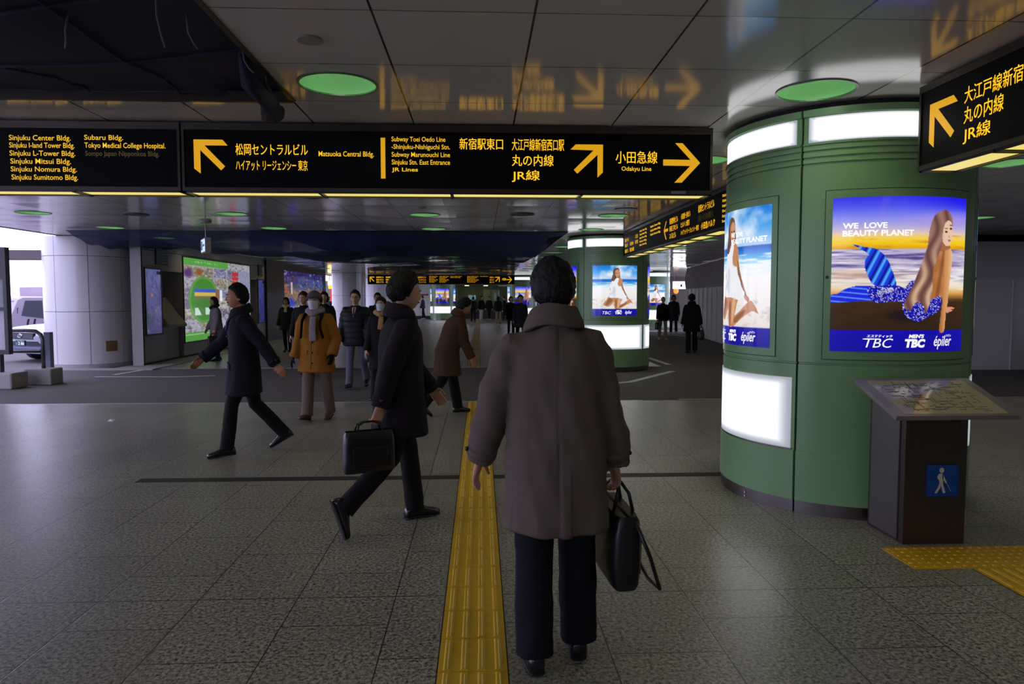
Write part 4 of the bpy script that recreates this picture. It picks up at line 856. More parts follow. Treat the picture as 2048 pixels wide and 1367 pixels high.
# ------------------------------------------------------------------ netting under the opened ceiling
m_net = mat_net('dark navy netting', (.012, .016, .04), .12); m_net2 = mat_net('blue netting', (.020, .045, .14), .17)
m_rope = mat('pale rope', srgb(120, 116, 110), .9); m_ropeb = mat('dark rope', srgb(44, 46, 70), .9)
def net(name, label, x0, x1, y0, y1, zf, m, nx, ny, ragged=0.0, keep=None):
    vs = []; fs = []
    for i in range(nx + 1):
        for j in range(ny + 1):
            x = x0 + (x1 - x0) * i / nx; y = y0 + (y1 - y0) * j / ny; vs.append((x, y, zf(x, y)))
    for i in range(nx):
        for j in range(ny):
            x = x0 + (x1 - x0) * (i + .5) / nx; y = y0 + (y1 - y0) * (j + .5) / ny
            if keep and not keep(x, y): continue
            fs.append((i * (ny + 1) + j, i * (ny + 1) + j + 1, (i + 1) * (ny + 1) + j + 1, (i + 1) * (ny + 1) + j))
    return tag(MB().add(vs, fs).build(name, m, None, True), label, 'netting')
nz_ = lambda x, y, s, k=0: mnoise.noise(Vector((x * s, y * s, k)))
def zf1(x, y):
    e = min(1, max(0, (-1.31 - x) / 1.0)); g = min(1, max(0, (5.2 - y) / .8)); s = 3.06 + .02 - .10 * e * g + .07 * nz_(x, y, .9) * e * g
    return s - (.06 * max(0, nz_(x * 3, 1, 1.0, 5)) + .035 if y > 4.95 and x < -1.75 else 0) * (1 if y > 5.15 else .5)
n1 = net('ceiling_netting', 'big dark navy net covering the open ceiling at top left', -9.3, -1.33, -3.5, 5.2, zf1, m_net, 70, 70)
def rope(name, label, pts, r, m): return tag(MB().tube(pts, r, 6).build(name, m, None, True), label, 'rope')
def zr(x, y): return zf1(x, y) - .012
def line(a, b, n=12): return [(a[0] + (b[0] - a[0]) * k / n, a[1] + (b[1] - a[1]) * k / n) for k in range(n + 1)]
for k, (a, b, lab) in enumerate(((gz(70, 0, 3.0), gz(362, 196, 3.0), 'long dark rope running diagonally along the net to its far edge'), (gz(0, 122, 3.0), gz(180, 190, 3.0), 'dark rope along the net at the far left edge'), (gz(0, 16, 3.0), gz(400, 14, 3.0), 'dark rope across the net at the top of the picture'), (gz(0, 121, 3.0), gz(520, 121, 3.0), 'dark rope across the middle of the net'))):
    rope('net_rope', lab, [(x, y, zr(x, y)) for x, y in line(a, b)], .008, m_ropeb)
def tail(px, py, dx, dl, lab):
    a = gz(px, py, 2.97); rope('rope_end', lab, [(a.x, a.y, 3.03), (a.x + dx * .3, a.y - .02, 2.98 - dl * .4), (a.x + dx * .6, a.y, 2.98 - dl * .75), (a.x + dx, a.y + .01, 2.98 - dl)], .005, m_rope)
tail(312, 0, .03, .22, 'pale rope end hanging from the net at the top centre'); tail(138, 47, -.03, .13, 'curved pale rope end hanging left of the long diagonal rope'); tail(373, 52, .05, .12, 'pale rope end beside the corner of the net'); tail(484, 112, .06, .10, 'short pale rope end on the bunched net corner'); tail(532, 168, .03, .05, 'tiny pale rope end low on the bunched net corner')
# bunched corner of the net hanging at the panel edge
bc = MB(); a, b = gz(500, 120, 2.97), gz(566, 212, 2.97); bc.tube([(a.x - .05, a.y, 3.02), (a.x + (b.x - a.x) * .3 - .07, a.y + (b.y - a.y) * .3, 2.93), (a.x + (b.x - a.x) * .6 - .03, a.y + (b.y - a.y) * .6, 2.90), (b.x - .06, b.y - .05, 2.90), (b.x, b.y, 2.95)], [.02, .06, .06, .07, .02], 12)
o = bc.build('net_bundle', m_net, None, True); 
for v in o.data.vertices: v.co += Vector((nz_(v.co.x, v.co.y, 14, v.co.z * 14), nz_(v.co.x, v.co.y, 14, 7 + v.co.z * 9), nz_(v.co.x, v.co.y, 17, 3))) * .03
tag(o, 'bunched up corner of the navy net hanging over the white panels', 'netting')
# net scraps behind the long sign
def zf3(x, y): return 2.975 - .19 * abs(math.sin((x + 4.4) * 1.9)) * max(0, min(1, (y - 7.6) / .6)) + .05 * nz_(x, y, 2.5)
net('net_scrap', 'blue net sagging in loops just behind the long overhead sign', -4.4, -1.15, 7.0, 8.7, zf3, m_net2, 60, 24, keep=lambda x, y: nz_(x, y, 1.7, 4) < .42)
def zf2(x, y):
    e = min(1, max(0, (y - 15.1) / .7)); sx_ = math.sin(math.pi * min(1, max(0, (x + 8.4) / 10.3)))
    e *= 1 - .62 * min(1, max(0, (y - 20.5) / 5))
    return 2.985 - e * (.05 + .36 * abs(math.sin(x * .48 + .3)) * abs(math.sin((y - 15.1) * .55 + .25)) + .22 * max(0, nz_(x, y, .5, 2)) + .09 * nz_(x, y, 1.6, 6)) * min(1, max(.05, (1.9 - x) / .5))
def keep2(x, y):
    if y > 19.4 + 1.2 * nz_(x, y, .8) and x < -4.3 + .7 * nz_(x, y, .6, 3) - .0: return False
    if x > 1.62 + .35 * nz_(x, y, 1.1, 7) and y > 15.6: return False
    if y > 24 and nz_(x, y, .42, 31) > .12 - (y - 24) * .012: return False
    return nz_(x, y, .7, 9) < .48 or y < 20
net('ceiling_netting', 'far dark blue net sagging beneath the ceiling in the middle distance', -8.4, 1.88, 15.07, 38.5, zf2, m_net2, 110, 190, keep=keep2)
net('ceiling_netting', 'wavy lower layer of torn blue net before the distant sign', -4.4, 1.7, 24, 39.5, lambda x, y: zf2(x, y) - .05 - .10 * max(0, nz_(x, y, .45, 12)), m_net2, 70, 120, keep=lambda x, y: nz_(x, y, .38, 21) > .08)
for k in range(3): struct('trim_%d' % (11 + k), MB().box(-4.5, 1.9, 16.5 + k * 2.6, 16.8 + k * 2.6, 3.3, 3.6), MATS['dark beam'])

# ------------------------------------------------------------------ far end of the hall
def white_column(x, y, r, label):
    t = thing('round_column', label, 'column', (x, y, 0)); autosmooth(MB().cyl(0, 0, 0, 2.998, r - .02, 40).build('dark_core', m_joint, t)); cl = MB()
    for z0, z1 in ((.02, .9), (.91, 1.75), (1.76, 2.99)):
        for k in range(8): arc_solid(cl, [(r - .03, z0), (r, z0), (r, z1), (r - .03, z1)], 10 + 45 * k + .4, 10 + 45 * k + 44.6, 6)
    autosmooth(cl.build('white_panels', m_white, t)); return t
white_column(-7.3, 40.5, .93, 'distant white round column nearest the shop lights'); white_column(-7.0, 50.0, .93, 'second distant white round column behind the walkers')
wl_ = MB()
for k in range(6):
    for j in range(4): wl_.box(-6.6 + k * .52 + .006, -6.6 + (k + 1) * .52 - .006, 55.0, 55.1, .25 + j * .69 + .006, .25 + (j + 1) * .69 - .006)
struct('wall_far_left', wl_, m_white); struct('baseboard_far', MB().box(-6.6, -3.4, 54.98, 55.1, 0, .25), m_dark); struct('wall_far', MB().box(-20, 16, 58.6, 58.8, 0, 3.0).box(-6.65, -3.4, 55.1, 55.2, 0, 3.0), mat('far wall', srgb(96, 100, 88), .6))
tag(MB().box(-4.9, -3.9, 54.97, 54.995, 1.8, 1.92).build('red_plate', mat('red enamel', srgb(150, 40, 44), .4)), 'small red strip sign on the far white tiled wall', 'sign')
# glazed counter
t = thing('ticket_counter', 'glazed ticket counter glowing olive at the far end', 'counter', (.0, 56.5, 0)); mo = mat('olive lit wall', srgb(104, 106, 70), .6)
MB().box(-1.8, 2.2, -.1, .1, 0, 1.0).build('counter_front', m_steeld, t); MB().box(-1.85, 2.25, -.2, .25, 1.0, 1.06).build('counter_top', m_steel, t); MB().box(-1.8, 2.2, 1.6, 1.7, 0, 3.0).build('back_wall', mo, t); MB().box(-1.8, 2.2, -.12, 1.6, 2.62, 2.98).build('canopy', mat('pale olive fascia', srgb(128, 128, 92), .5), t)
for x in (-1.8, -.5, .9, 2.2): MB().box(x - .03, x + .03, -.1, .0, 1.06, 2.62).build('mullion', m_greend, t)
mgl = mat('counter glass', (.8, .9, .85), .02, trans=1.0)
MB().box(-1.8, 2.2, -.06, -.05, 1.06, 2.62).build('glazing', mgl, t)
for x in (-1.0, .5): MB().box(x - .16, x + .16, .5, .8, 2.58, 2.615).build('downlight', mat('warm lamp', (.9, .9, .7), .4, emit=srgb(255, 245, 190), estr=6.0), t)
MB().box(-.9, -.3, 1.5, 1.58, 1.5, 1.85).build('monitor', mat('monitor glow', (.1, .1, .12), .3, emit=srgb(120, 150, 160), estr=.7), t); MB().box(.3, 1.6, 1.5, 1.58, .2, 2.3).build('doorway', mat('pale doorway', srgb(150, 150, 112), .5), t)
# shop lights in the far left and lit sign at the far right
def lit_box(name, label, cat, x0, x1, y, z0, z1, col, s, text=None):
    t = thing(name, label, cat, ((x0 + x1) / 2, y, 0)); h = (x1 - x0) / 2
    MB().box(-h - .03, h + .03, .0, .2, z0 - .03, z1 + .03).build('housing', m_wallg, t)
    if z1 < 2.95:
        for xx in (-h * .8, h * .8): MB().box(xx - .012, xx + .012, .08, .104, z1 + .03, HC).build('hanger', m_steel, t); MB().box(-h, h, -.01, .0, z0, z1).build('lit_face', mat('lit face %02x%02x%02x' % col, srgb(*col), .5, emit=srgb(*col), estr=s), t)
    if text: w = MB(); text_into(w, text, -h * .7, h * .7, -z1 + (z1 - z0) * .25, -z1 + (z1 - z0) * .75, lambda u, v: (u, -.012, -v), .02); w.build('lettering', m_dark, t)
    return t
a = gy(656, 560, 44); b = gy(670, 573, 44)
lit_box('shop_sign', 'small glowing white and yellow shop sign far left', 'sign', a.x, b.x + .2, 44, b.z, a.z, (255, 245, 205), 1.3)
a = gy(657, 571, 43.7); b = gy(666, 577, 43.7); lit_box('shop_sign', 'tiny yellow sign under the white shop sign far left', 'sign', a.x, b.x, 43.7, b.z, a.z, (250, 205, 40), .9)
a = gy(657, 580, 44); b = gy(671, 601, 44); lit_box('shop_banner', 'glowing red-orange shop banner far left below the yellow sign', 'banner', a.x, b.x, 44.6, b.z, a.z, (208, 62, 16), .8)
a = gy(722, 560, 56); b = gy(752, 592, 56); lit_box('shop_window', 'warm white lit shop window between the distant white columns', 'window', a.x, b.x + .6, 57, b.z, a.z, (255, 226, 190), 1.2)
a = gy(1346, 563, 38); b = gy(1379, 577, 38); lit_box('hanging_sign', 'white lit hanging sign at the far right end of the road', 'sign', a.x, b.x, 38, b.z, a.z, (255, 255, 255), 1.2, '↑')
struct('wall_far_right', MB().box(6.5, 16, 45.9, 46.1, 0, 3.0), mat('far brown wall', srgb(84, 76, 66), .6))
tag(MB().sphere(gy(1352, 581, 44).to_tuple(), (.16, .16, .2), 14, 10).build('lantern', mat('orange lantern', srgb(230, 120, 50), .5, emit=srgb(255, 140, 50), estr=1.4), None, True), 'round orange lantern at the far right behind the walkers', 'lantern')
lt = gy(1352, 581, 44); MB().tube([(lt.x, lt.y, lt.z + .19), (lt.x, lt.y, HC)], .01, 6).build('cord', m_dark, None); c_ = bpy.data.objects['cord']; c_.parent = bpy.data.objects['lantern']
a = gy(1297, 640, 39.5); tag(MB().box(5.2, 11, 35.6, 36.2, -.01, .12).build('road_kerb', m_conc), 'pale kerb across the far right end of the road', 'kerb')
struct('trim_14', MB().box(4.6, 5.0, 42, 42.3, 0, 3).box(6.4, 6.6, 44, 44.3, 0, 3), m_greend)

# ================================================================== people
RAD = math.radians
def V3(*a): return Vector(a)
def ring(c, a, b, rx, ry, n=20, p=2.25):
    out = []
    for k in range(n):
        q = 2 * math.pi * k / n; co, si = math.cos(q), math.sin(q)
        x = math.copysign(abs(co) ** (2 / p), co) * rx; y = math.copysign(abs(si) ** (2 / p), si) * ry
        out.append(c + a * x + b * y)
    return out
def remesh(mb, name, m, parent, voxel, smooth=2, disp=None, sfac=.5):
    me = bpy.data.meshes.new(name); me.from_pydata([tuple(v) for v in mb.v], [], mb.f); me.update()
    o = bpy.data.objects.new(name, me); COL.objects.link(o)
    md = o.modifiers.new('r', 'REMESH'); md.mode = 'VOXEL'; md.voxel_size = voxel; md.use_smooth_shade = True
    if smooth: sm = o.modifiers.new('s', 'SMOOTH'); sm.iterations = smooth; sm.factor = sfac
    bpy.context.view_layer.update()
    dg = bpy.context.evaluated_depsgraph_get(); nm = bpy.data.meshes.new_from_object(o.evaluated_get(dg))
    bpy.data.objects.remove(o); bpy.data.meshes.remove(me)
    if disp:
        n = len(nm.vertices); co = np.empty(n * 3, np.float32); no = np.empty(n * 3, np.float32); nm.vertices.foreach_get('co', co); nm.vertex_normals.foreach_get('vector', no)
        co = co.reshape(-1, 3); no = no.reshape(-1, 3); d = np.array([disp(c) for c in co], np.float32); co += no * d[:, None]; nm.vertices.foreach_set('co', co.ravel()); nm.update()
    nm.name = name; nm.materials.clear(); nm.materials.append(m); nm.polygons.foreach_set('use_smooth', [True] * len(nm.polygons))
    r = bpy.data.objects.new(name, nm); COL.objects.link(r); r.parent = parent; return r

def sstep(x): x = max(0.0, min(1.0, x)); return x * x * (3 - 2 * x)
def head_pt(d, k=1.0, female=False):
    """point of the head surface along the unit direction d (x right, y forward, z up), in head units of metres"""
    x, y, z = d
    rx, ry, rz = .074, .094, .116
    j = sstep((-z - .15) / .8)
    px, py, pz = x * rx * (1 - .26 * j), y * ry, z * rz
    if y < 0: py *= 1 - .18 * j * 1.0; pz *= 1 - .12 * sstep((-z - .3) / .6)
    else: py += .012 * j * y
    if y > 0:
        g = lambda cx, cz, sx, sz: math.exp(-((x - cx) / sx) ** 2 - ((z - cz) / sz) ** 2)
        f = sstep(y * 1.6)
        py += f * (.019 * g(0, -.20, .11, .13) + .010 * g(0, -.02, .09, .14) - .011 * (g(.36, .04, .17, .11) + g(-.36, .04, .17, .11)) + .005 * (g(.3, .22, .3, .07) + g(-.3, .22, .3, .07)) + .006 * g(0, -.46, .2, .06) + .004 * g(0, -.57, .18, .05) - .003 * g(0, -.52, .2, .03) + .008 * g(0, -.80, .25, .16))
        px += math.copysign(f * .004 * (g(.55, -.15, .2, .2) + g(-.55, -.15, .2, .2)), x)
    return px * k, py * k, pz * k
def sph(fn, nu=28, nv=22):
    vs = []; fs = []
    for j in range(nv + 1):
        th = math.pi * j / nv
        for i in range(nu):
            ph = 2 * math.pi * i / nu; vs.append(fn((math.sin(th) * math.cos(ph), math.sin(th) * math.sin(ph), math.cos(th))))
    for j in range(nv):
        for i in range(nu):
            a, b = j * nu + i, j * nu + (i + 1) % nu; c, d = a + nu, b + nu
            fs.append((a, c, d) if j == 0 else (a, c, b) if j == nv - 1 else (a, c, d, b))
    return vs, fs
SKIN = mat('skin', srgb(196, 150, 118), .5, var=.06, vscale=30); SKIN2 = mat('skin darker', srgb(176, 126, 94), .5, var=.06, vscale=30)
HAIR = mat('black hair', (.008, .007, .007), .6, spec=.2, var=.3, vscale=60, bump=.5, bscale=120); HAIRG = mat('greying black hair', (.013, .012, .012), .55, spec=.25, var=.6, vscale=90, bump=.6, bscale=140); HAIRB = mat('dark brown hair', (.022, .014, .010), .6, spec=.2, var=.3, vscale=60, bump=.5, bscale=120)
SHOE = mat('black shoe leather', (.010, .010, .011), .22, spec=.6); SHOEB = mat('brown shoe', srgb(74, 56, 44), .5); SHOEW = mat('pale shoe', srgb(170, 165, 158), .6)
MASK = mat('white face mask', srgb(214, 214, 222), .8); EYE_M = mat('dark eye', (.01, .008, .008), .2); LIP = mat('lips', srgb(150, 82, 76), .5); MET = mat('dark metal', (.03, .03, .03), .3, metal=.8)

def person(label, at, face, h=1.7, pose=None, top=None, hem=.6, legs=None, lod='mid', hair=('short', HAIR), skin=SKIN, shoes=SHOE, bulk=1.0, flare=.02, trouser_r=.082, extras=(), sleeve=1.0, collar=True, skirt=None, wrinkle=.0, quilt=0.0, name_top='coat', eyes=True, girth=1.0, open_hand=.45, grip=(0, 0), seam=False, gloves=None):
    P = dict(lean=3, side=0, twist=0, head=(0, 0), la=(5, 8, 12), ra=(5, 8, 12), ll=(10, 5, 0), rl=(-10, 12, 15)); P.update(pose or {})
    s = h / 1.75; vox = {'near': .006, 'mid': .0085, 'far': .014}[lod]
    root = thing('person', label, 'person', (at[0], at[1], 0), RAD(face))
    X, Yf, Z = V3(1, 0, 0), V3(0, 1, 0), V3(0, 0, 1)
    # legs
    J = {}
    for sd, key in ((-1, 'll'), (1, 'rl')):
        f, k, t = [RAD(a) for a in P[key][:3]]; out = RAD(P[key][3]) if len(P[key]) > 3 else RAD(1.5)
        hip = V3(sd * .092 * s, 0, 0); kn = hip + V3(sd * math.sin(out), math.sin(f), -math.cos(f)).normalized() * .435 * s
        an = kn + V3(sd * math.sin(out) * .6, math.sin(f - k), -math.cos(f - k)).normalized() * .415 * s
        fd = V3(sd * .10, math.cos(t), -math.sin(t)).normalized(); fu = (Z - fd * fd.z).normalized() if abs(fd.z) < .99 else Yf; fu = fd.cross(X * 1.0).normalized() * -1; fu = fu if fu.z > 0 or abs(math.sin(t)) > .9 else -fu
        J[key] = (hip, kn, an, fd, fu)
    def shoe_rings(key, inflate=0.0, zlo=0.0, zs=1.0):
        hip, kn, an, fd, fu = J[key]; sdv = fd.cross(fu).normalized(); base = an - fu * .082 * s; R = []
        for x, w, t in ((-.078, .020, .045), (-.068, .033, .074), (-.03, .037, .092), (.02, .038, .09), (.07, .042, .068), (.115, .047, .050), (.155, .044, .040), (.185, .032, .032), (.198, .012, .022)):
            c = base + fd * x * s; n = 14; rr = []
            for k in range(n):
                q = 2 * math.pi * k / n; co, si = math.cos(q), math.sin(q); ww = (w + inflate) * s; tt = (t * zs + inflate) * s
                hgt = tt * (.5 + .5 * math.copysign(abs(si) ** .6, si)) + zlo * s; rr.append(c + sdv * (ww * math.copysign(abs(co) ** .8, co)) + fu * hgt)
            R.append(rr)
        return R
    lo = min(p.z for key in ('ll', 'rl') for r in shoe_rings(key, .003, -.010) for p in r)
    pel = V3(0, 0, -lo); J = {k: tuple([a + pel for a in v[:3]]) + v[3:] for k, v in J.items()}
    # spine
    ln, sl = RAD(P['lean']), RAD(P['side']); sp = V3(math.sin(sl), math.sin(ln) * math.cos(sl), math.cos(ln) * math.cos(sl)).normalized()
    tw = RAD(P['twist']); sx = V3(math.cos(tw), math.sin(tw), 0); sx = (sx - sp * sx.dot(sp)).normalized(); sy = sp.cross(sx)
    def spine(t):                                   # side and front axes turn with height
        w = min(1, max(0, t / .4)); a = (X * (1 - w) + sx * w).normalized(); b = (Yf * (1 - w) + sy * w).normalized(); bend = V3(0, math.sin(ln) * .0, 0)
        return pel + sp * (t * s), a, b
    nb = pel + sp * (.535 * s)
    yaw, pit = RAD(P['head'][0]), RAD(P['head'][1])
    RH = Matrix.Rotation(tw * .5 + yaw, 3, 'Z') @ Matrix.Rotation(-pit - ln * .55, 3, 'X')
    hc = nb + (sp * .6 + RH @ Z * .4).normalized() * (.155 * s) + RH @ V3(0, .022, 0) * s
    HK = s * 1.05
    # arms
    A = {}
    for sd, key in ((-1, 'la'), (1, 'ra')):
        f, ab, e = [RAD(a) for a in P[key][:3]]; sh = pel + sp * (.447 * s) + sx * (sd * .172 * s * (.94 if girth < .97 else 1)); inn = RAD(P[key][3]) if len(P[key]) > 3 else 0.0
        ud = (sx * (sd * math.sin(ab)) + sy * (math.cos(ab) * math.sin(f)) - Z * (math.cos(ab) * math.cos(f))).normalized(); el = sh + ud * .285 * s
        fdv = (sx * (sd * math.sin(ab - inn)) + sy * (math.cos(ab) * math.sin(f + e)) - Z * (math.cos(ab) * math.cos(f + e))).normalized(); wr = el + fdv * .25 * s
        A[key] = (sh, el, wr, fdv, ud)
    # ---- body: one continuous figure
    b = MB(); n = 16
    b.loft([ring(*spine(t), rx * s * girth, ry * s, n) for t, rx, ry in ((-.07, .06, .05), (-.04, .13, .09), (.03, .155, .105), (.15, .135, .095), (.30, .155, .11), (.42, .15, .095), (.475, .105, .072), (.51, .066, .062))])
    b.tube([nb - sp * .05 * s, nb, hc - RH @ V3(0, .03, .03) * s], [(.07 * s), (.056 * s), (.054 * s)], 14)
    for sd, key in ((-1, 'la'), (1, 'ra')):
        sh, el, wr, fdv, ud = A[key]; b.tube([sh - sx * sd * .06 * s, sh, sh.lerp(el, .5), el, el.lerp(wr, .35), wr, wr + fdv * .015], [.044 * s, .048 * s, .045 * s, .039 * s, .040 * s, .027 * s, .027 * s], 12)
        g = grip[0 if sd < 0 else 1]; D = fdv; W = (Yf * 1.0 + sx * (-sd) * .25); W = (W - D * W.dot(D)).normalized(); Np = D.cross(W); Np = Np if Np.dot(sx * -sd) > 0 else -Np; hs = s
        if lod == 'far': b.sphere(tuple(wr + D * .07 * s), (.03 * s, .04 * s, .07 * s), 10, 8)
        else:
            b.loft([ring(wr + D * (x * hs), W, Np, w * hs, t * hs, 12) for x, w, t in ((-.01, .025, .019), (.03, .036, .018), (.07, .042, .016), (.098, .040, .013))])
            c = open_hand if not g else 1.25
            for q, (o_, L_) in enumerate(zip((.031, .0105, -.0105, -.031), (.072, .080, .074, .058))):
                p0 = wr + D * (.088 * hs) + W * (o_ * hs); pts = [p0]; ang = 0
                for i, (fr, ca) in enumerate(((.45, 22 + q * 3), (.30, 42), (.25, 34))):
                    ang += RAD(ca) * c; pts.append(pts[-1] + (D * math.cos(ang) + Np * math.sin(ang)) * (L_ * fr * hs))
                b.tube(pts, [.0095 * hs, .009 * hs, .0082 * hs, .0066 * hs], 8)
            p0 = wr + D * .025 * hs + W * .028 * hs + Np * .004; p1 = p0 + (D * .62 + W * .62 + Np * .35).normalized() * .036 * hs; p2 = p1 + (D * .9 + W * .15 + Np * (.35 + .5 * c)).normalized() * .030 * hs; p3 = p2 + (D * .9 + Np * (.4 + .6 * c) - W * .1).normalized() * .024 * hs
            b.tube([p0, p1, p2, p3], [.014 * hs, .0115 * hs, .010 * hs, .0075 * hs], 8)
    for key in ('ll', 'rl'):
        hip, kn, an, fd, fu = J[key]; b.tube([hip + Z * .05 * s, hip - Z * .03 * s, hip.lerp(kn, .5), kn, kn.lerp(an, .3), an, an - fu * .04 * s], [.07 * s, .082 * s, .07 * s, .053 * s, .056 * s, .036 * s, .034 * s], 12)
        b.tube([an - fu * .045 * s - fd * .04 * s, an - fu * .05 * s + fd * .06 * s, an - fu * .06 * s + fd * .15 * s], [.028 * s, .030 * s, .017 * s], 10)
    hv, hf = sph(lambda d: tuple(hc + RH @ V3(*head_pt(d, HK))), 32, 26); b.add(hv, hf)
    for sd in (-1, 1):
        ec = hc + RH @ V3(sd * .074, -.008, -.008) * HK; ev, ef = sph(lambda d: tuple(ec + RH @ V3(d[0] * .011 + sd * .004 * abs(d[2]), d[1] * .019 - d[0] * sd * .006, d[2] * .031) * HK), 10, 8); b.add(ev, ef)
    body = remesh(b, 'body', skin, root, vox if lod != 'near' else .0055, 2)
    if gloves:
        body.data.materials.append(gloves); hp_ = [A[k][2] + A[k][3] * .09 for k in ('la', 'ra')]; wz = [A[k] for k in ('la', 'ra')]
        for pl_ in body.data.polygons:
            for (sh_, el_, wr_, fd_, ud_) in wz:
                q_ = pl_.center - wr_
                if q_.length < .24 and q_.dot(fd_) > -.01: pl_.material_index = 1
    H = lambda x, y, z: hc + RH @ V3(x, y, z) * HK
    # ---- face parts
    if lod != 'far' and eyes:
        for sd in (-1, 1):
            MB().sphere(tuple(H(sd * .028, .081, .005)), (.0105 * s,) * 3, 12, 8).build('eye', mat('eye white', srgb(200, 192, 186), .3), root, True)
            MB().sphere(tuple(H(sd * .028, .0885, .005)), (.0052 * s,) * 3, 10, 8).build('iris', EYE_M, root.children[-1], True)
            MB().tube([H(sd * .012, .094, .022), H(sd * .028, .093, .027), H(sd * .045, .083, .022)], [.003 * s, .0038 * s, .0022 * s], 6).build('eyebrow', hair[1], root, True)
        if 'mask' not in [e[0] for e in extras]: MB().tube([H(-.024, .083, -.054), H(-.008, .0945, -.052), H(.008, .0945, -.052), H(.024, .083, -.054)], [(.003 * s), (.0055 * s), (.0055 * s), (.003 * s)], 8).build('mouth', LIP, root, True)
    # ---- hair
    kind, hm = hair
    if kind != 'none':
        th = {'short': .019, 'bushy': .032, 'bob': .024, 'long': .022, 'thin': .010, 'crop': .008}[kind]
        ys = [-1, -.3, .1, .42, .7, 1]; zs_ = {'short': [-.80, -.70, -.22, .40, .53, .58], 'bushy': [-.72, -.6, -.3, .35, .5, .55], 'bob': [-.95, -.9, -.7, .1, .50, .56], 'long': [-1, -.98, -.8, .1, .5, .56], 'thin': [-.58, -.5, -.1, .5, .68, .75], 'crop': [-.55, -.45, -.1, .5, .6, .66]}[kind]
        sdn = at[0] * 3.1 + at[1]
        def hp(d):
            zh = float(np.interp(d[1], ys, zs_)); cov = sstep((d[2] - zh) / .16); q = head_pt(d, 1.0); full = sstep((d[2] - zh) / .75)
            r = -.014 + .019 * cov + (th - .005) * (full if kind not in ('bob', 'long') else max(full, .7 * cov)); r += cov * (.0045 if kind != 'bushy' else .008) * mnoise.noise(Vector((d[0] * 4 + sdn, d[1] * 4, d[2] * 4))) + cov * .0025 * mnoise.noise(Vector((d[0] * 13, d[1] * 13 + sdn, d[2] * 6)))
            if lod == 'near':
                a_ = math.atan2(d[0], d[1]); r += cov * (.006 * abs(mnoise.noise(Vector((a_ * 9 + sdn, d[2] * 2.2, 1)))) + .005 * mnoise.noise(Vector((d[0] * 7, d[1] * 7 + sdn, d[2] * 9))) + .003 * mnoise.noise(Vector((d[0] * 26, d[1] * 26 + sdn, d[2] * 14))))
            if kind in ('bob', 'long'): r += .02 * sstep((-d[2] + .1) / .5) * cov
            if kind in ('short', 'bushy') and d[1] < 0: r += .006 * sstep((d[2] + .2)) * cov
            return tuple(hc + RH @ V3(q[0] + d[0] * r, q[1] + d[1] * r, q[2] + d[2] * r) * HK)
        hv, hf = sph(hp, 110 if lod == 'near' else 28, 70 if lod == 'near' else 20); hb = MB().add(hv, hf)
        if kind == 'long': hb.loft([ring(H(0, y, z), RH @ X, RH @ Yf, rx * s, ry * s, 16) for y, z, rx, ry in ((-.03, .02, .075, .06), (-.05, -.1, .085, .05), (-.07, -.2, .09, .04), (-.075, -.28, .075, .03), (-.08, -.33, .04, .012))])
        ho = hb.build('hair', hm, root, True)
    # ---- trousers / skirt
    tb = MB(); tm, lb = legs
    tb.loft([ring(*spine(t), rx * s * girth, ry * s, 18) for t, rx, ry in ((-.09, .08, .06), (-.05, .155, .115), (.03, .175, .128), (.12, .165, .12))])
    hemz = {}
    for key in ('ll', 'rl'):
        hip, kn, an, fd, fu = J[key]; r = trouser_r * s; end = an - (an - kn).normalized() * -.030 * s
        pts = [hip + Z * .05 * s, hip - Z * .02 * s, hip.lerp(kn, .55), kn, kn.lerp(an, .5), an, end]
        tb.tube(pts, [.085 * s, .100 * s, max(r * 1.06, .078 * s), r * .93, r * .92, r * .92, r * .95] if lb != 'slim' else [.08 * s, .092 * s, .078 * s, .060 * s, .060 * s, .045 * s, .044 * s], 16)
    ws = at[0] * 7.7
    def tdisp(c): return .006 * mnoise.noise(Vector((c[0] * 9 + ws, c[1] * 9, c[2] * 5))) + .004 * mnoise.noise(Vector((c[0] * 14, c[1] * 14 + ws, c[2] * 16)))
    remesh(tb, 'trousers' if lb != 'slim' else 'tights', tm, root, max(vox, .008), 3, tdisp if lod != 'far' else None)
    if skirt: 
        k0, kz = skirt; c0, a0, b0 = spine(.05); MB().loft([ring(V3(0, 0, z), X, Yf, rx * s, ry * s, 24) for z, rx, ry in ((pel.z, .18, .13), (pel.z - .2, .2, .15), (kz, .215, .165))]).build('skirt', k0, root, True)
    # ---- shoes
    for key in ('ll', 'rl'):
        so = MB().loft(shoe_rings(key, .002)).build('shoe', shoes, root, True)
        sr = [[p for p in r] for r in shoe_rings(key, .004, -.010, .0)]
        MB().loft([[p for p in r] for r in shoe_rings(key, .003, -.010, .22)]).build('sole', mat('rubber sole', (.008, .008, .008), .7), so)
    # ---- coat
    tmat = top; cb = MB(); prof = [(.06, .213, .152), (.18, .203, .142), (.33, .214, .144), (.42, .208, .132), (.452, .192, .118), (.478, .168, .104), (.497, .138, .092), (.512, .108, .085), (.525, .085, .082), (.552, .074, .074)]
    if not collar: prof[-1] = (.535, .07, .07)
    def legpos(key, z):
        hip, kn, an = J[key][:3]
        if z > kn.z: t = (hip.z - z) / max(.01, hip.z - kn.z); return hip.lerp(kn, min(1, max(0, t)))
        t = (kn.z - z) / max(.01, kn.z - an.z); return kn.lerp(an, min(1, max(0, t)))
    rings = []; K = 7
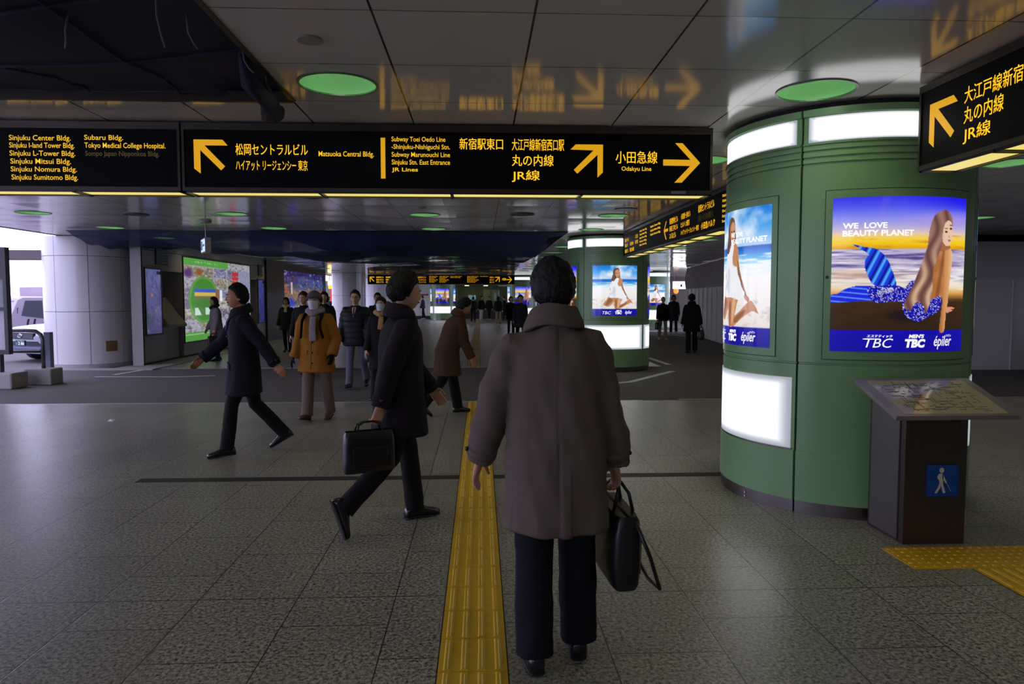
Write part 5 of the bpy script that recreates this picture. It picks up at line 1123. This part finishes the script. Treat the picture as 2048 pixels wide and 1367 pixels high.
    for k in range(K, -1, -1):
        z = pel.z + .02 - (pel.z + .02 - hem) * k / K; q = k / K; l, r = legpos('ll', z), legpos('rl', z); c = (l + r) / 2; c = V3(c.x * .7, c.y * .75, z)
        rx = max((.215 + flare * q) * s * girth, abs(l.x - r.x) / 2 + .095 * s) * bulk; ry = max((.155 + flare * q) * s, abs(l.y - r.y) / 2 + (.10 * s)) * bulk
        if k == K: rings.append(ring(c - Z * .0, X, Yf, rx * .9, ry * .88, 28))
        rings.append(ring(c + Z * (.012 if k == K else 0), X, Yf, rx, ry, 28))
    for t, rx, ry in prof:
        c, a, b_ = spine(t); bk = bulk if t < .48 else 1 + (bulk - 1) * .4; rings.append(ring(c, a, b_, rx * s * girth * bk, ry * s * bk, 28))
    cb.loft(rings)
    for sd, key in ((-1, 'la'), (1, 'ra')):
        sh, el, wr, fdv, ud = A[key]; k = s * sleeve * (1 + (bulk - 1) * .5)
        cb.tube([sh - sx * sd * .09 * s + sp * .010, sh - sx * sd * .015 * s + sp * .002, sh.lerp(el, .3), sh.lerp(el, .7), el, el.lerp(wr, .4), el.lerp(wr, .85), wr + fdv * .012 * s], [.058 * k, .077 * k, .078 * k, .073 * k, .068 * k, .066 * k, .061 * k, .060 * k], 18)
    w0 = at[0] * 5.3 + at[1]
    def cdisp(c):
        x, y, z = c; arm = abs(x) > .2
        d = wrinkle * (mnoise.noise(Vector((x * 6 + w0, y * 6, z * 1.6))) * .9 + mnoise.noise(Vector((x * 11, y * 11 + w0, z * 7))) * .45 + (mnoise.noise(Vector((x * 5, y * 5, z * 20 + w0))) * .6 if arm else 0) + .35 * mnoise.noise(Vector((x * 16 + z * 5, y * 16, z * 3 + w0))))
        if seam and y < 0:
            d -= .006 * math.exp(-((x + .004 * math.sin(z * 7)) / .007) ** 2) * (1.0 if z < pel.z + .05 else .6)
            if z < hem + .30: d += .005 * max(0, min(1, (hem + .30 - z) / .05)) * (1 if 0 < x < .05 else 0)
        if quilt: d += quilt * abs(math.sin(z * 32))
        return d
    ct = remesh(cb, name_top, tmat, root, {'near': .0065, 'mid': .010, 'far': .016}[lod], 14 if lod == 'near' else 8, cdisp if (wrinkle or quilt) and lod != 'far' else None)
    res = dict(root=root, hand={}, H=H, pel=pel, spine=spine, sx=sx, sy=sy, sp=sp, J=J, A=A, s=s, nb=nb, RH=RH, hc=hc)
    for key in ('la', 'ra'):
        wr, fdv = A[key][2], A[key][3]; res['hand'][key] = Matrix.Rotation(RAD(face), 4, 'Z') @ (wr + fdv * .10 * s) + V3(at[0], at[1], 0)
    # ---- extras worn
    for e in extras:
        if e[0] == 'mask':
            vs, fs = [], []; nu, nv = 13, 9
            for j in range(nv):
                for i in range(nu):
                    u = -1 + 2 * i / (nu - 1); v = j / (nv - 1); a = u * 1.05; r = .100 * (1 - .10 * abs(u)) ; zz = .012 - .098 * v + .012 * (1 - u * u) * (.5 - v) * 2
                    pinch = 1 + .10 * (1 - u * u) * math.sin(math.pi * v) + .05 * (1 - u * u) * (1 - v); rr = r * (1 - .16 * v * v) * pinch
                    vs.append(H(math.sin(a) * .082 * (1 - .18 * v), .012 + math.cos(a) * rr, zz))
            fs = [(j * nu + i, j * nu + i + 1, (j + 1) * nu + i + 1, (j + 1) * nu + i) for j in range(nv - 1) for i in range(nu - 1)]; n0 = len(vs); c_ = H(0, 0, -.03)
            vs += [c_ + (v - c_) * .95 for v in vs]; fs += [tuple(q + n0 for q in f[::-1]) for f in fs]; mk = MB().add(vs, fs).build('face_mask', MASK, root, True)
            for sd in (-1, 1): MB().tube([H(sd * .068, .05, -.01), H(sd * .08, .0, .01), H(sd * .083, -.02, -.01)], .0016, 5).build('ear_loop', MASK, mk)
        elif e[0] == 'scarf':
            sc = MB(); R_ = []
            for k in range(25):
                a = 2 * math.pi * k / 24; c = nb + sp * (.03 + .012 * math.sin(a * 3)) * s + V3(0, .01, 0); r = (.088 + .008 * math.sin(a * 5)) * s; R_.append(c + sx * (r * math.cos(a)) + sy * (r * math.sin(a) * 1.05) - sp * .02 * math.sin(a))
            sc.tube(R_, [(.036 * s, .048 * s)] * 25, 10)
            if len(e) > 2:
                L = e[2]; sc.loft([ring(pel + sp * ((.50 - q * L) * s) + sy * ((.145 + .03 * math.sin(q * 3)) * s * bulk + .012) + sx * (-.03 + .015 * q), sx, sy, (.045 + .01 * q) * s, .012, 12) for q in (0, .25, .5, .75, 1)])
            remesh(sc, 'scarf', e[1], root, .009, 2, lambda c: .004 * mnoise.noise(Vector((c[0] * 30, c[1] * 30, c[2] * 25))))
        elif e[0] == 'cap':
            def cp(d):
                zh = float(np.interp(d[1], [-1, 0, 1], [-.12, .10, .42])); q = head_pt(d); cov = sstep((d[2] - zh) / .12); r = -.02 + .052 * cov; return tuple(hc + RH @ V3(q[0] + d[0] * r, q[1] + d[1] * r, q[2] + d[2] * r * .8) * HK)
            v, f = sph(cp, 28, 20); co = MB().add(v, f).build('cap', e[1], root, True)
            MB().loft([ring(H(0, y, z + .014), RH @ X, RH @ V3(0, .2, 1), rx * s, .006 * s, 14) for y, z, rx in ((.07, .052, .088), (.105, .048, .084), (.135, .04, .06), (.145, .037, .02))]).build('brim', e[1], co, True)
        elif e[0] == 'glasses':
            g = MB()
            for sd in (-1, 1):
                g.tube([H(sd * .03 + .021 * math.cos(a), .101, .003 + .015 * math.sin(a)) for a in [2 * math.pi * k / 14 for k in range(15)]], .0018, 5); g.tube([H(sd * .051, .099, .006), H(sd * .077, .0, .008)], .0018, 5)
            g.tube([H(-.009, .104, .006), H(.009, .104, .006)], .0018, 5); g.build('glasses', MET, root)
        elif e[0] == 'straps':
            for sd in (-1, 1):
                pts = [pel + sp * (t * s) + sx * (sd * x * s) + sy * (y * s * bulk) for t, x, y in ((.16, .165, -.13), (.30, .12, -.175), (.44, .11, -.165), (.515, .115, -.04), (.505, .12, .075), (.43, .125, .165), (.33, .13, .178), (.20, .155, .150))]
                MB().tube(pts, [(.010, .024)] * len(pts), 8).build('shoulder_strap', e[1], root, True)
        elif e[0] == 'backpack':
            MB().loft([ring(pel + sp * (t * s) - sy * ((.145 + y) * s * bulk), sx, sy, rx * s, ry * s, 18, 3) for t, y, rx, ry in ((.08, .02, .10, .04), (.11, .05, .14, .07), (.25, .055, .145, .075), (.40, .045, .135, .065), (.47, .02, .09, .04))]).build('backpack', e[1], root, True)
        elif e[0] == 'collar':
            c0 = nb + sp * .044 * s - sy * .004; cl = MB(); R_ = []
            for k in range(40):
                a = 2 * math.pi * k / 40; front = .5 + .5 * math.sin(a); drop = -.055 * front ** 1.5; o_ = []
                for rr, zz in ((.100, -.055), (.128, -.052), (.124, -.02), (.098, .042), (.090, .046), (.082, .040), (.080, -.01)): o_.append(c0 + sx * (rr * 1.06 * s * math.cos(a)) + sy * (rr * .96 * s * math.sin(a)) + sp * ((zz + drop + .006 * math.sin(a * 3 + 1)) * s))
                R_.append(o_)
            R_.append(R_[0]); cl.loft(R_, False); remesh(cl, 'collar', e[1], root, .006 if lod == 'near' else .01, 2, lambda c: .003 * mnoise.noise(Vector((c[0] * 18, c[1] * 18, c[2] * 14))))
        elif e[0] == 'shirt':
            MB().loft([ring(pel + sp * (t * s) + sy * (y * s * bulk), sx, (sy * .3 + sp).normalized() if False else sy, w * s, .012, 12) for t, y, w in ((.545, .055, .03), (.50, .10, .036), (.44, .135, .026), (.36, .148, .008))]).build('shirt_front', e[1], root, True)
            if len(e) > 2: MB().loft([ring(pel + sp * (t * s) + sy * ((y + .010) * s * bulk), sx, sy, w * s, .008, 10) for t, y, w in ((.525, .085, .012), (.46, .128, .015), (.38, .150, .012))]).build('necktie', e[2], root, True)
        elif e[0] == 'front':                      # placket, buttons and pocket flaps laid on the cloth
            from mathutils.bvhtree import BVHTree
            bv = BVHTree.FromPolygons([v.co[:] for v in ct.data.vertices], [p.vertices[:] for p in ct.data.polygons])
            def on(z, a):
                c = pel + sp * (z - pel.z) if z > pel.z else V3(0, 0, z); d = V3(math.sin(a), math.cos(a), 0); h = bv.ray_cast(c + d * .9, -d); return (h[0], h[1]) if h[0] is not None else (c + d * .16, d)
            zt, zb = nb.z - .05, hem + .04; zz = [zt + (zb - zt) * k / 10 for k in range(11)]
            MB().tube([on(z, .10)[0] for z in zz], .0035, 6).build('placket_edge', e[1], root, True)
            for k in range(e[2]):
                p_, n_ = on(zt - .06 - k * .135, .03); MB().sphere(tuple(p_ + n_ * .002), (.012, .012, .012), 10, 6).build('button', mat('dark button', srgb(30, 27, 25), .3), root, True)
            for sd in (-1, 1):
                g_ = [on(pel.z + dz - .02, sd * (.42 + da)) for da, dz in ((0, .045), (.38, .025), (.40, -.025), (.02, -.005))]; q0 = [p_ + n_ * .010 for p_, n_ in g_]; q1 = [p_ - n_ * .006 for p_, n_ in g_]
                if max((p_ - g_[0][0]).length for p_, n_ in g_) > .16: continue
                MB().add(q0 + q1, [(0, 1, 2, 3), (7, 6, 5, 4), (0, 4, 5, 1), (1, 5, 6, 2), (2, 6, 7, 3), (3, 7, 4, 0)]).build('pocket_flap', top, root)
        elif e[0] == 'cuffs':
            for key in ('la', 'ra'):
                sh, el, wr, fdv, ud = A[key]; c = el.lerp(wr, .86); a = fdv.orthogonal().normalized(); b_ = fdv.cross(a); r = .0655 * s * sleeve; R_ = []
                cuf = MB().tube([c - fdv * .018, c + fdv * .018], [r, r], 20).build('cuff_strap', e[1], root, True); sd = -1 if key == 'la' else 1
                bp = c + (sx * sd - sy * .25 - fdv * (sx * sd).dot(fdv)).normalized() * (r + .004); MB().sphere(tuple(bp), (.011, .011, .011), 10, 6).build('button', mat('horn button', srgb(44, 36, 32), .3), cuf, True)
    return res

def cloth_mat(name, c, rough=.85, var=.12, vscale=90, bump=.25, bscale=350): return mat(name, srgb(*c), rough, spec=.25, var=var, vscale=vscale, bump=bump, bscale=bscale)
GREY = cloth_mat('grey tweed', (104, 93, 85), .9, .22, 140); NAVYT = cloth_mat('dark navy wool', (20, 21, 32)); BLACK = cloth_mat('black wool', (17, 16, 17)); NAVY = cloth_mat('navy coat cloth', (21, 22, 36)); BLK2 = cloth_mat('black down', (17, 17, 24), .5)
ORANGE = cloth_mat('ochre parka cloth', (152, 100, 28)); TAUPE = cloth_mat('taupe trousers', (112, 94, 84)); GREYT = cloth_mat('blue grey trousers', (98, 100, 118)); BROWN = cloth_mat('brown jacket cloth', (74, 54, 34)); LGREY = cloth_mat('light grey quilted', (142, 134, 136)); OLIVE = cloth_mat('dark olive coat', (38, 36, 28)); KHAKI = cloth_mat('khaki trousers', (134, 120, 88)); PALE = cloth_mat('pale trousers', (180, 176, 172)); TAN = cloth_mat('tan scarf', (178, 140, 98)); CREAM = cloth_mat('cream scarf', (214, 204, 160)); GSCARF = cloth_mat('grey scarf', (146, 138, 144)); BAGM = mat('black bag leather', (.010, .010, .011), .35, spec=.5, bump=.1, bscale=120); WSH = cloth_mat('white shirt', (200, 196, 200)); TIE = cloth_mat('dark red tie', (96, 50, 52)); PURP = cloth_mat('plum dark coat', (28, 22, 27))

# foreground person from behind
p1 = person('person in grey overcoat walking away, largest figure, seen from behind', (.365, 3.06), 0, 1.755, dict(lean=4, side=-1, head=(4, 4), la=(2, 19, 14, 6), ra=(-2, 13, 10, 5), ll=(-3, 3, 2, 0.6), rl=(10, 13, -8, 1.4)), GREY, .60, (NAVYT, 'wide'), 'near', ('short', HAIRG), bulk=1.0, flare=.02, trouser_r=.090, sleeve=1.04, wrinkle=.019, eyes=False,
            extras=(('collar', GREY), ('cuffs', GREY)), grip=(0, 1), seam=True)
p2 = person('person in dark knee-length coat striding right, carrying a black briefcase', (-.53, 5.0), -64, 1.775, dict(lean=2, head=(-4, 6), twist=-8, la=(24, 6, 15), ra=(-24, 6, 8), ll=(13, 6, 0), rl=(-14, 32, 72)), PURP, .66, (BLACK, 'wide'), 'near', ('bushy', HAIR), bulk=1.02, flare=.03, wrinkle=.010, extras=(('collar', PURP), ('front', PURP, 4), ('cuffs', PURP)), grip=(0, 1), trouser_r=.075)
p3 = person('person in dark navy coat striding left with both arms swinging wide', (-2.38, 7.42), 106, 1.74, dict(lean=3, head=(6, 0), twist=10, la=(-34, 12, 4), ra=(36, 12, 14), ll=(17, 10, 4), rl=(-13, 27, 30)), NAVY, .62, (BLACK, 'wide'), 'near', ('short', HAIR), SKIN2, bulk=1.0, flare=.03, wrinkle=.009, extras=(('collar', NAVY), ('shirt', cloth_mat('violet lining', (92, 84, 130))), ('front', NAVY, 4), ('cuffs', NAVY)), trouser_r=.075)
p4 = person('person in ochre parka with grey cap, white mask and grey scarf', (-2.10, 9.45), 172, 1.67, dict(lean=3, head=(0, 4), la=(-8, 20, 40, 22), ra=(4, 13, 10), rl=(10, 4, -12), ll=(-7, 9, 6)), ORANGE, .64, (TAUPE, 'wide'), 'near', ('short', HAIRB), shoes=SHOEB, bulk=1.10, sleeve=1.1, flare=.02, wrinkle=.012, name_top='parka', gloves=cloth_mat('black gloves', (16, 15, 16)), extras=(('mask',), ('cap', cloth_mat('grey cap', (88, 84, 88))), ('scarf', GSCARF, .34), ('straps', BLACK), ('front', cloth_mat('dark ochre seam', (110, 70, 20)), 5)), trouser_r=.085)
p5 = person('person with glasses in black padded jacket and blue-grey trousers behind the ochre parka', (-2.17, 12.85), 176, 1.73, dict(lean=3, head=(4, 2), la=(6, 10, 22), ra=(0, 11, 22), rl=(10, 4, -6), ll=(-10, 22, 22)), BLK2, .76, (GREYT, 'wide'), 'mid', ('short', HAIR), bulk=1.12, sleeve=1.12, quilt=.010, flare=.0, name_top='padded_jacket', extras=(('glasses',), ('shirt', WSH, TIE)), trouser_r=.072)
p6 = person('stooping person in brown jacket half hidden beyond the dark-coated person', (-.42, 9.8), -72, 1.66, dict(lean=20, head=(6, 22), la=(30, 6, 20), ra=(10, 6, 20), ll=(16, 6, 0), rl=(-14, 26, 36)), BROWN, .55, (BLACK, 'wide'), 'mid', ('short', HAIR), SKIN2, bulk=1.08, wrinkle=.009, extras=(('collar', BROWN), ('front', BROWN, 4)), name_top='jacket')
p7 = person('person in white mask and tan scarf, mostly hidden by the dark-coated person', (-1.49, 11.2), 176, 1.60, dict(rl=(9, 4, -6), ll=(-8, 14, 14)), PURP, .5, (BLACK, 'wide'), 'mid', ('bob', HAIRB), bulk=1.04, extras=(('mask',), ('scarf', TAN, .22)), wrinkle=.006, girth=.94)
p8 = person('person in long black coat beyond the padded jacket, facing the viewer', (-2.42, 17.4), 174, 1.71, dict(ll=(9, 4, -4), rl=(-9, 14, 14)), BLACK, .56, (BLACK, 'wide'), 'mid', ('short', HAIR), SKIN2, wrinkle=.006)
p9 = person('person in dark olive coat and tights wearing a bright cream scarf', (-5.66, 21.4), 176, 1.60, dict(ll=(7, 4, -3), rl=(-7, 10, 10), la=(4, 14, 10), ra=(-4, 14, 8)), OLIVE, .66, (BLACK, 'slim'), 'mid', ('bob', HAIR), extras=(('scarf', CREAM, .14),), flare=.04, girth=.92, wrinkle=.005)
p10 = person('person in light grey quilted coat standing before the green map board', (-6.70, 18.6), 124, 1.62, dict(ll=(3, 2, 0), rl=(-3, 3, 2), la=(4, 8, 12), ra=(8, 8, 20), head=(8, 0)), LGREY, .58, (BLACK, 'slim'), 'mid', ('bob', HAIRB), extras=(('scarf', cloth_mat('dark scarf', (40, 34, 36))),), quilt=.006, girth=.95, flare=.02)
p11 = person('dark-hooded person partly hidden behind the left shoulder of the ochre parka', (-3.50, 14.6), 170, 1.70, {}, BLACK, .6, (BLACK, 'wide'), 'mid', ('bushy', HAIRB))
p12 = person('black-haired person behind the right shoulder of the ochre parka', (-3.42, 16.1), 186, 1.72, {}, BLK2, .6, (BLACK, 'wide'), 'mid', ('bob', HAIR), girth=.95)
FAR = [('distant person in grey jacket walking left by the white tiled wall', (-4.2, 53.6), 80, 1.74, cloth_mat('slate jacket', (70, 76, 84)), .85, BLACK, 'short', SHOEW, ()),
       ('distant person with dark backpack seen from behind, left of the counter group', (-.42, 48.6), 4, 1.68, BLACK, .80, BLACK, 'short', SHOE, (('backpack', BLACK),)),
       ('distant person in black coat and white trousers by the counter', (.13, 51.5), -150, 1.70, BLACK, .78, PALE, 'long', SHOEW, ()),
       ('distant person in black jacket standing before the counter doorway', (.72, 53.2), 150, 1.72, BLACK, .8, BLACK, 'short', SHOEW, ()),
       ('distant long-haired person in khaki trousers walking away, nearest of the counter group', (1.17, 44.6), -4, 1.68, BLACK, .78, KHAKI, 'long', SHOE, ()),
       ('distant person in long dark coat right of the long-haired walker', (1.78, 50.5), 100, 1.70, BLACK, .55, BLACK, 'short', SHOE, ()),
       ('distant person in pale coat at the right of the counter group', (2.15, 51.8), 170, 1.64, cloth_mat('pale olive coat', (120, 122, 104)), .5, BLACK, 'bob', SHOE, ()),
       ('person in black jacket and khaki trousers walking towards the viewer on the right road', (6.99, 26.95), 176, 1.64, BLACK, .74, KHAKI, 'thin', SHOEW, ()),
       ('person in dark coat behind the bag carrier by the grey hoarding', (8.62, 31.4), 160, 1.70, BLK2, .6, BLACK, 'bob', SHOEW, ()),
       ('dark figure just left of the overcoat person, smaller of the two heads there', (1.42, 32.0), 176, 1.66, BLACK, .6, BLACK, 'bob', SHOE, ()),
       ('dark hooded figure just left of the overcoat person, larger of the two heads there', (1.42, 24.4), 172, 1.66, BLK2, .6, BLACK, 'bushy', SHOE, ()),
       ('small far figure in blue coat beyond the ochre parka under the red banner', (-9.52, 46.0), 150, 1.68, NAVY, .6, BLACK, 'short', SHOE, ()),
       ('tiny far figure between the two distant white columns', (-7.3, 44.6), 170, 1.62, BLACK, .6, BLACK, 'short', SHOE, ())]
pf = {}
for k, (lab, at_, fc, hh, tp_, hem_, lg, hk, shm, ex) in enumerate(FAR):
    sw = 1 if k % 2 else -1
    pf[k] = person(lab, at_, fc, hh, dict(ll=(9 * sw, 5, 0), rl=(-9 * sw, 12, 12), la=(-10 * sw, 8, 12), ra=(10 * sw, 8, 12)), tp_, hem_, (lg, 'wide'), 'far' if k != 7 else 'mid', (hk, HAIR), shoes=shm, extras=ex, trouser_r=.072)
p15 = person('person in black coat seen from behind carrying a black bag on the right road', (6.25, 20.75), -6, 1.70, dict(ll=(-3, 3, 2), rl=(6, 12, 0), ra=(2, 12, 6), la=(-3, 10, 14)), BLACK, .62, (BLACK, 'wide'), 'mid', ('bushy', HAIR), bulk=1.08, wrinkle=.006, eyes=False, grip=(0, 1), extras=(('collar', BLACK),))

# ------------------------------------------------------------------ bags held by people
def bag(name, label, hand, rotz, w, hgt, d, strap=.10, slack=0.0, tilt=0.0, pocket=True):
    """hangs from the point where the hand grips the handle"""
    t = thing(name, label, 'bag', hand, rotz); b = MB(); z1 = -strap; rings = []
    for q, kx, kd in ((0, .90, .75), (.08, .97, .95), (.3, 1, 1.05), (.7, 1, 1.1), (.94, 1, 1.0), (1, .97, .82)): rings.append(ring(V3(0, 0, z1 - hgt * q), V3(1, 0, 0), V3(0, 1, 0), w / 2 * kx, d / 2 * kd, 24, 5))
    b.loft(rings[::-1]); o = b.build('bag_body', BAGM, t, True); autosmooth(o, 50)
    for sd in (-1, 1):
        pts = [(-w * .24, sd * d * .34, z1 + .0), (-w * .22, sd * d * .2, z1 + strap * .7), (-w * .1, sd * d * .05, z1 + strap), (w * .1, sd * d * .05, z1 + strap), (w * .22, sd * d * .2, z1 + strap * .7), (w * .24, sd * d * .34, z1 + .0)]
        MB().tube(pts, .008, 8).build('handle', BAGM, t, True)
    MB().tube([(-w * .46, 0, z1 + .004), (w * .46, 0, z1 + .004)], .005, 6).build('zip', MET, t)
    if pocket: MB().bbox(-w * .36, w * .36, -d * .60, -d * .5, z1 - hgt * .85, z1 - hgt * .35, .008).build('front_pocket', BAGM, t)
    return t
hd = p1['hand']['ra']
t = bag('shoulder_bag', 'black leather bag hanging from the right hand of the overcoat person', (hd.x + .01, hd.y + .02, hd.z + .005), RAD(97), .36, .33, .13, .11); t.rotation_euler = (RAD(0), RAD(-4), RAD(97))
MB().tube([(-.17, -.03, -.13), (-.2, -.09, -.28), (-.17, -.15, -.44), (-.02, -.15, -.46), (.12, -.11, -.36), (.17, -.03, -.14)], .009, 8).build('shoulder_strap', BAGM, t, True)
for z in (-.2, -.28): MB().tube([(-.1, -.082, z), (.1, -.082, z)], .004, 6).build('pocket_zip', mat('pale metal zip', srgb(150, 140, 120), .25, metal=1.0), t)
hd = p2['hand']['ra']; bag('briefcase', 'black briefcase hanging behind the striding dark-coated person', (hd.x - .05, hd.y - .02, hd.z), RAD(26), .34, .27, .09, .06)
hd = p15['hand']['ra']; bag('holdall', 'black bag in the right hand of the person walking away on the road', tuple(hd), RAD(70), .36, .30, .16, .08)
hd = pf[7]['hand']['ra']; bag('tote_bag', 'dark bag carried by the person in khaki trousers on the road', tuple(hd), RAD(60), .26, .26, .12, .06)
hd = p10['hand']['la']; bag('handbag', 'black handbag held by the person in the light grey quilted coat', tuple(hd), RAD(30), .30, .30, .12, .08)
hd = p5['hand']['la']; bag('handbag', 'black bag at the side of the person in the padded jacket', tuple(hd), RAD(80), .28, .24, .12, .06)
# litter on the floor
q = gz(220, 842); tag(MB().add([(q.x - .04, q.y, .001), (q.x + .05, q.y - .02, .001), (q.x + .06, q.y + .03, .02), (q.x - .03, q.y + .04, .001), (q.x, q.y + .01, .03)], [(0, 1, 4), (1, 2, 4), (2, 3, 4), (3, 0, 4), (0, 3, 2, 1)]).build('paper_scrap', mat('white paper', srgb(200, 200, 200), .8)), 'small white paper scrap on the tiles at left', 'litter')
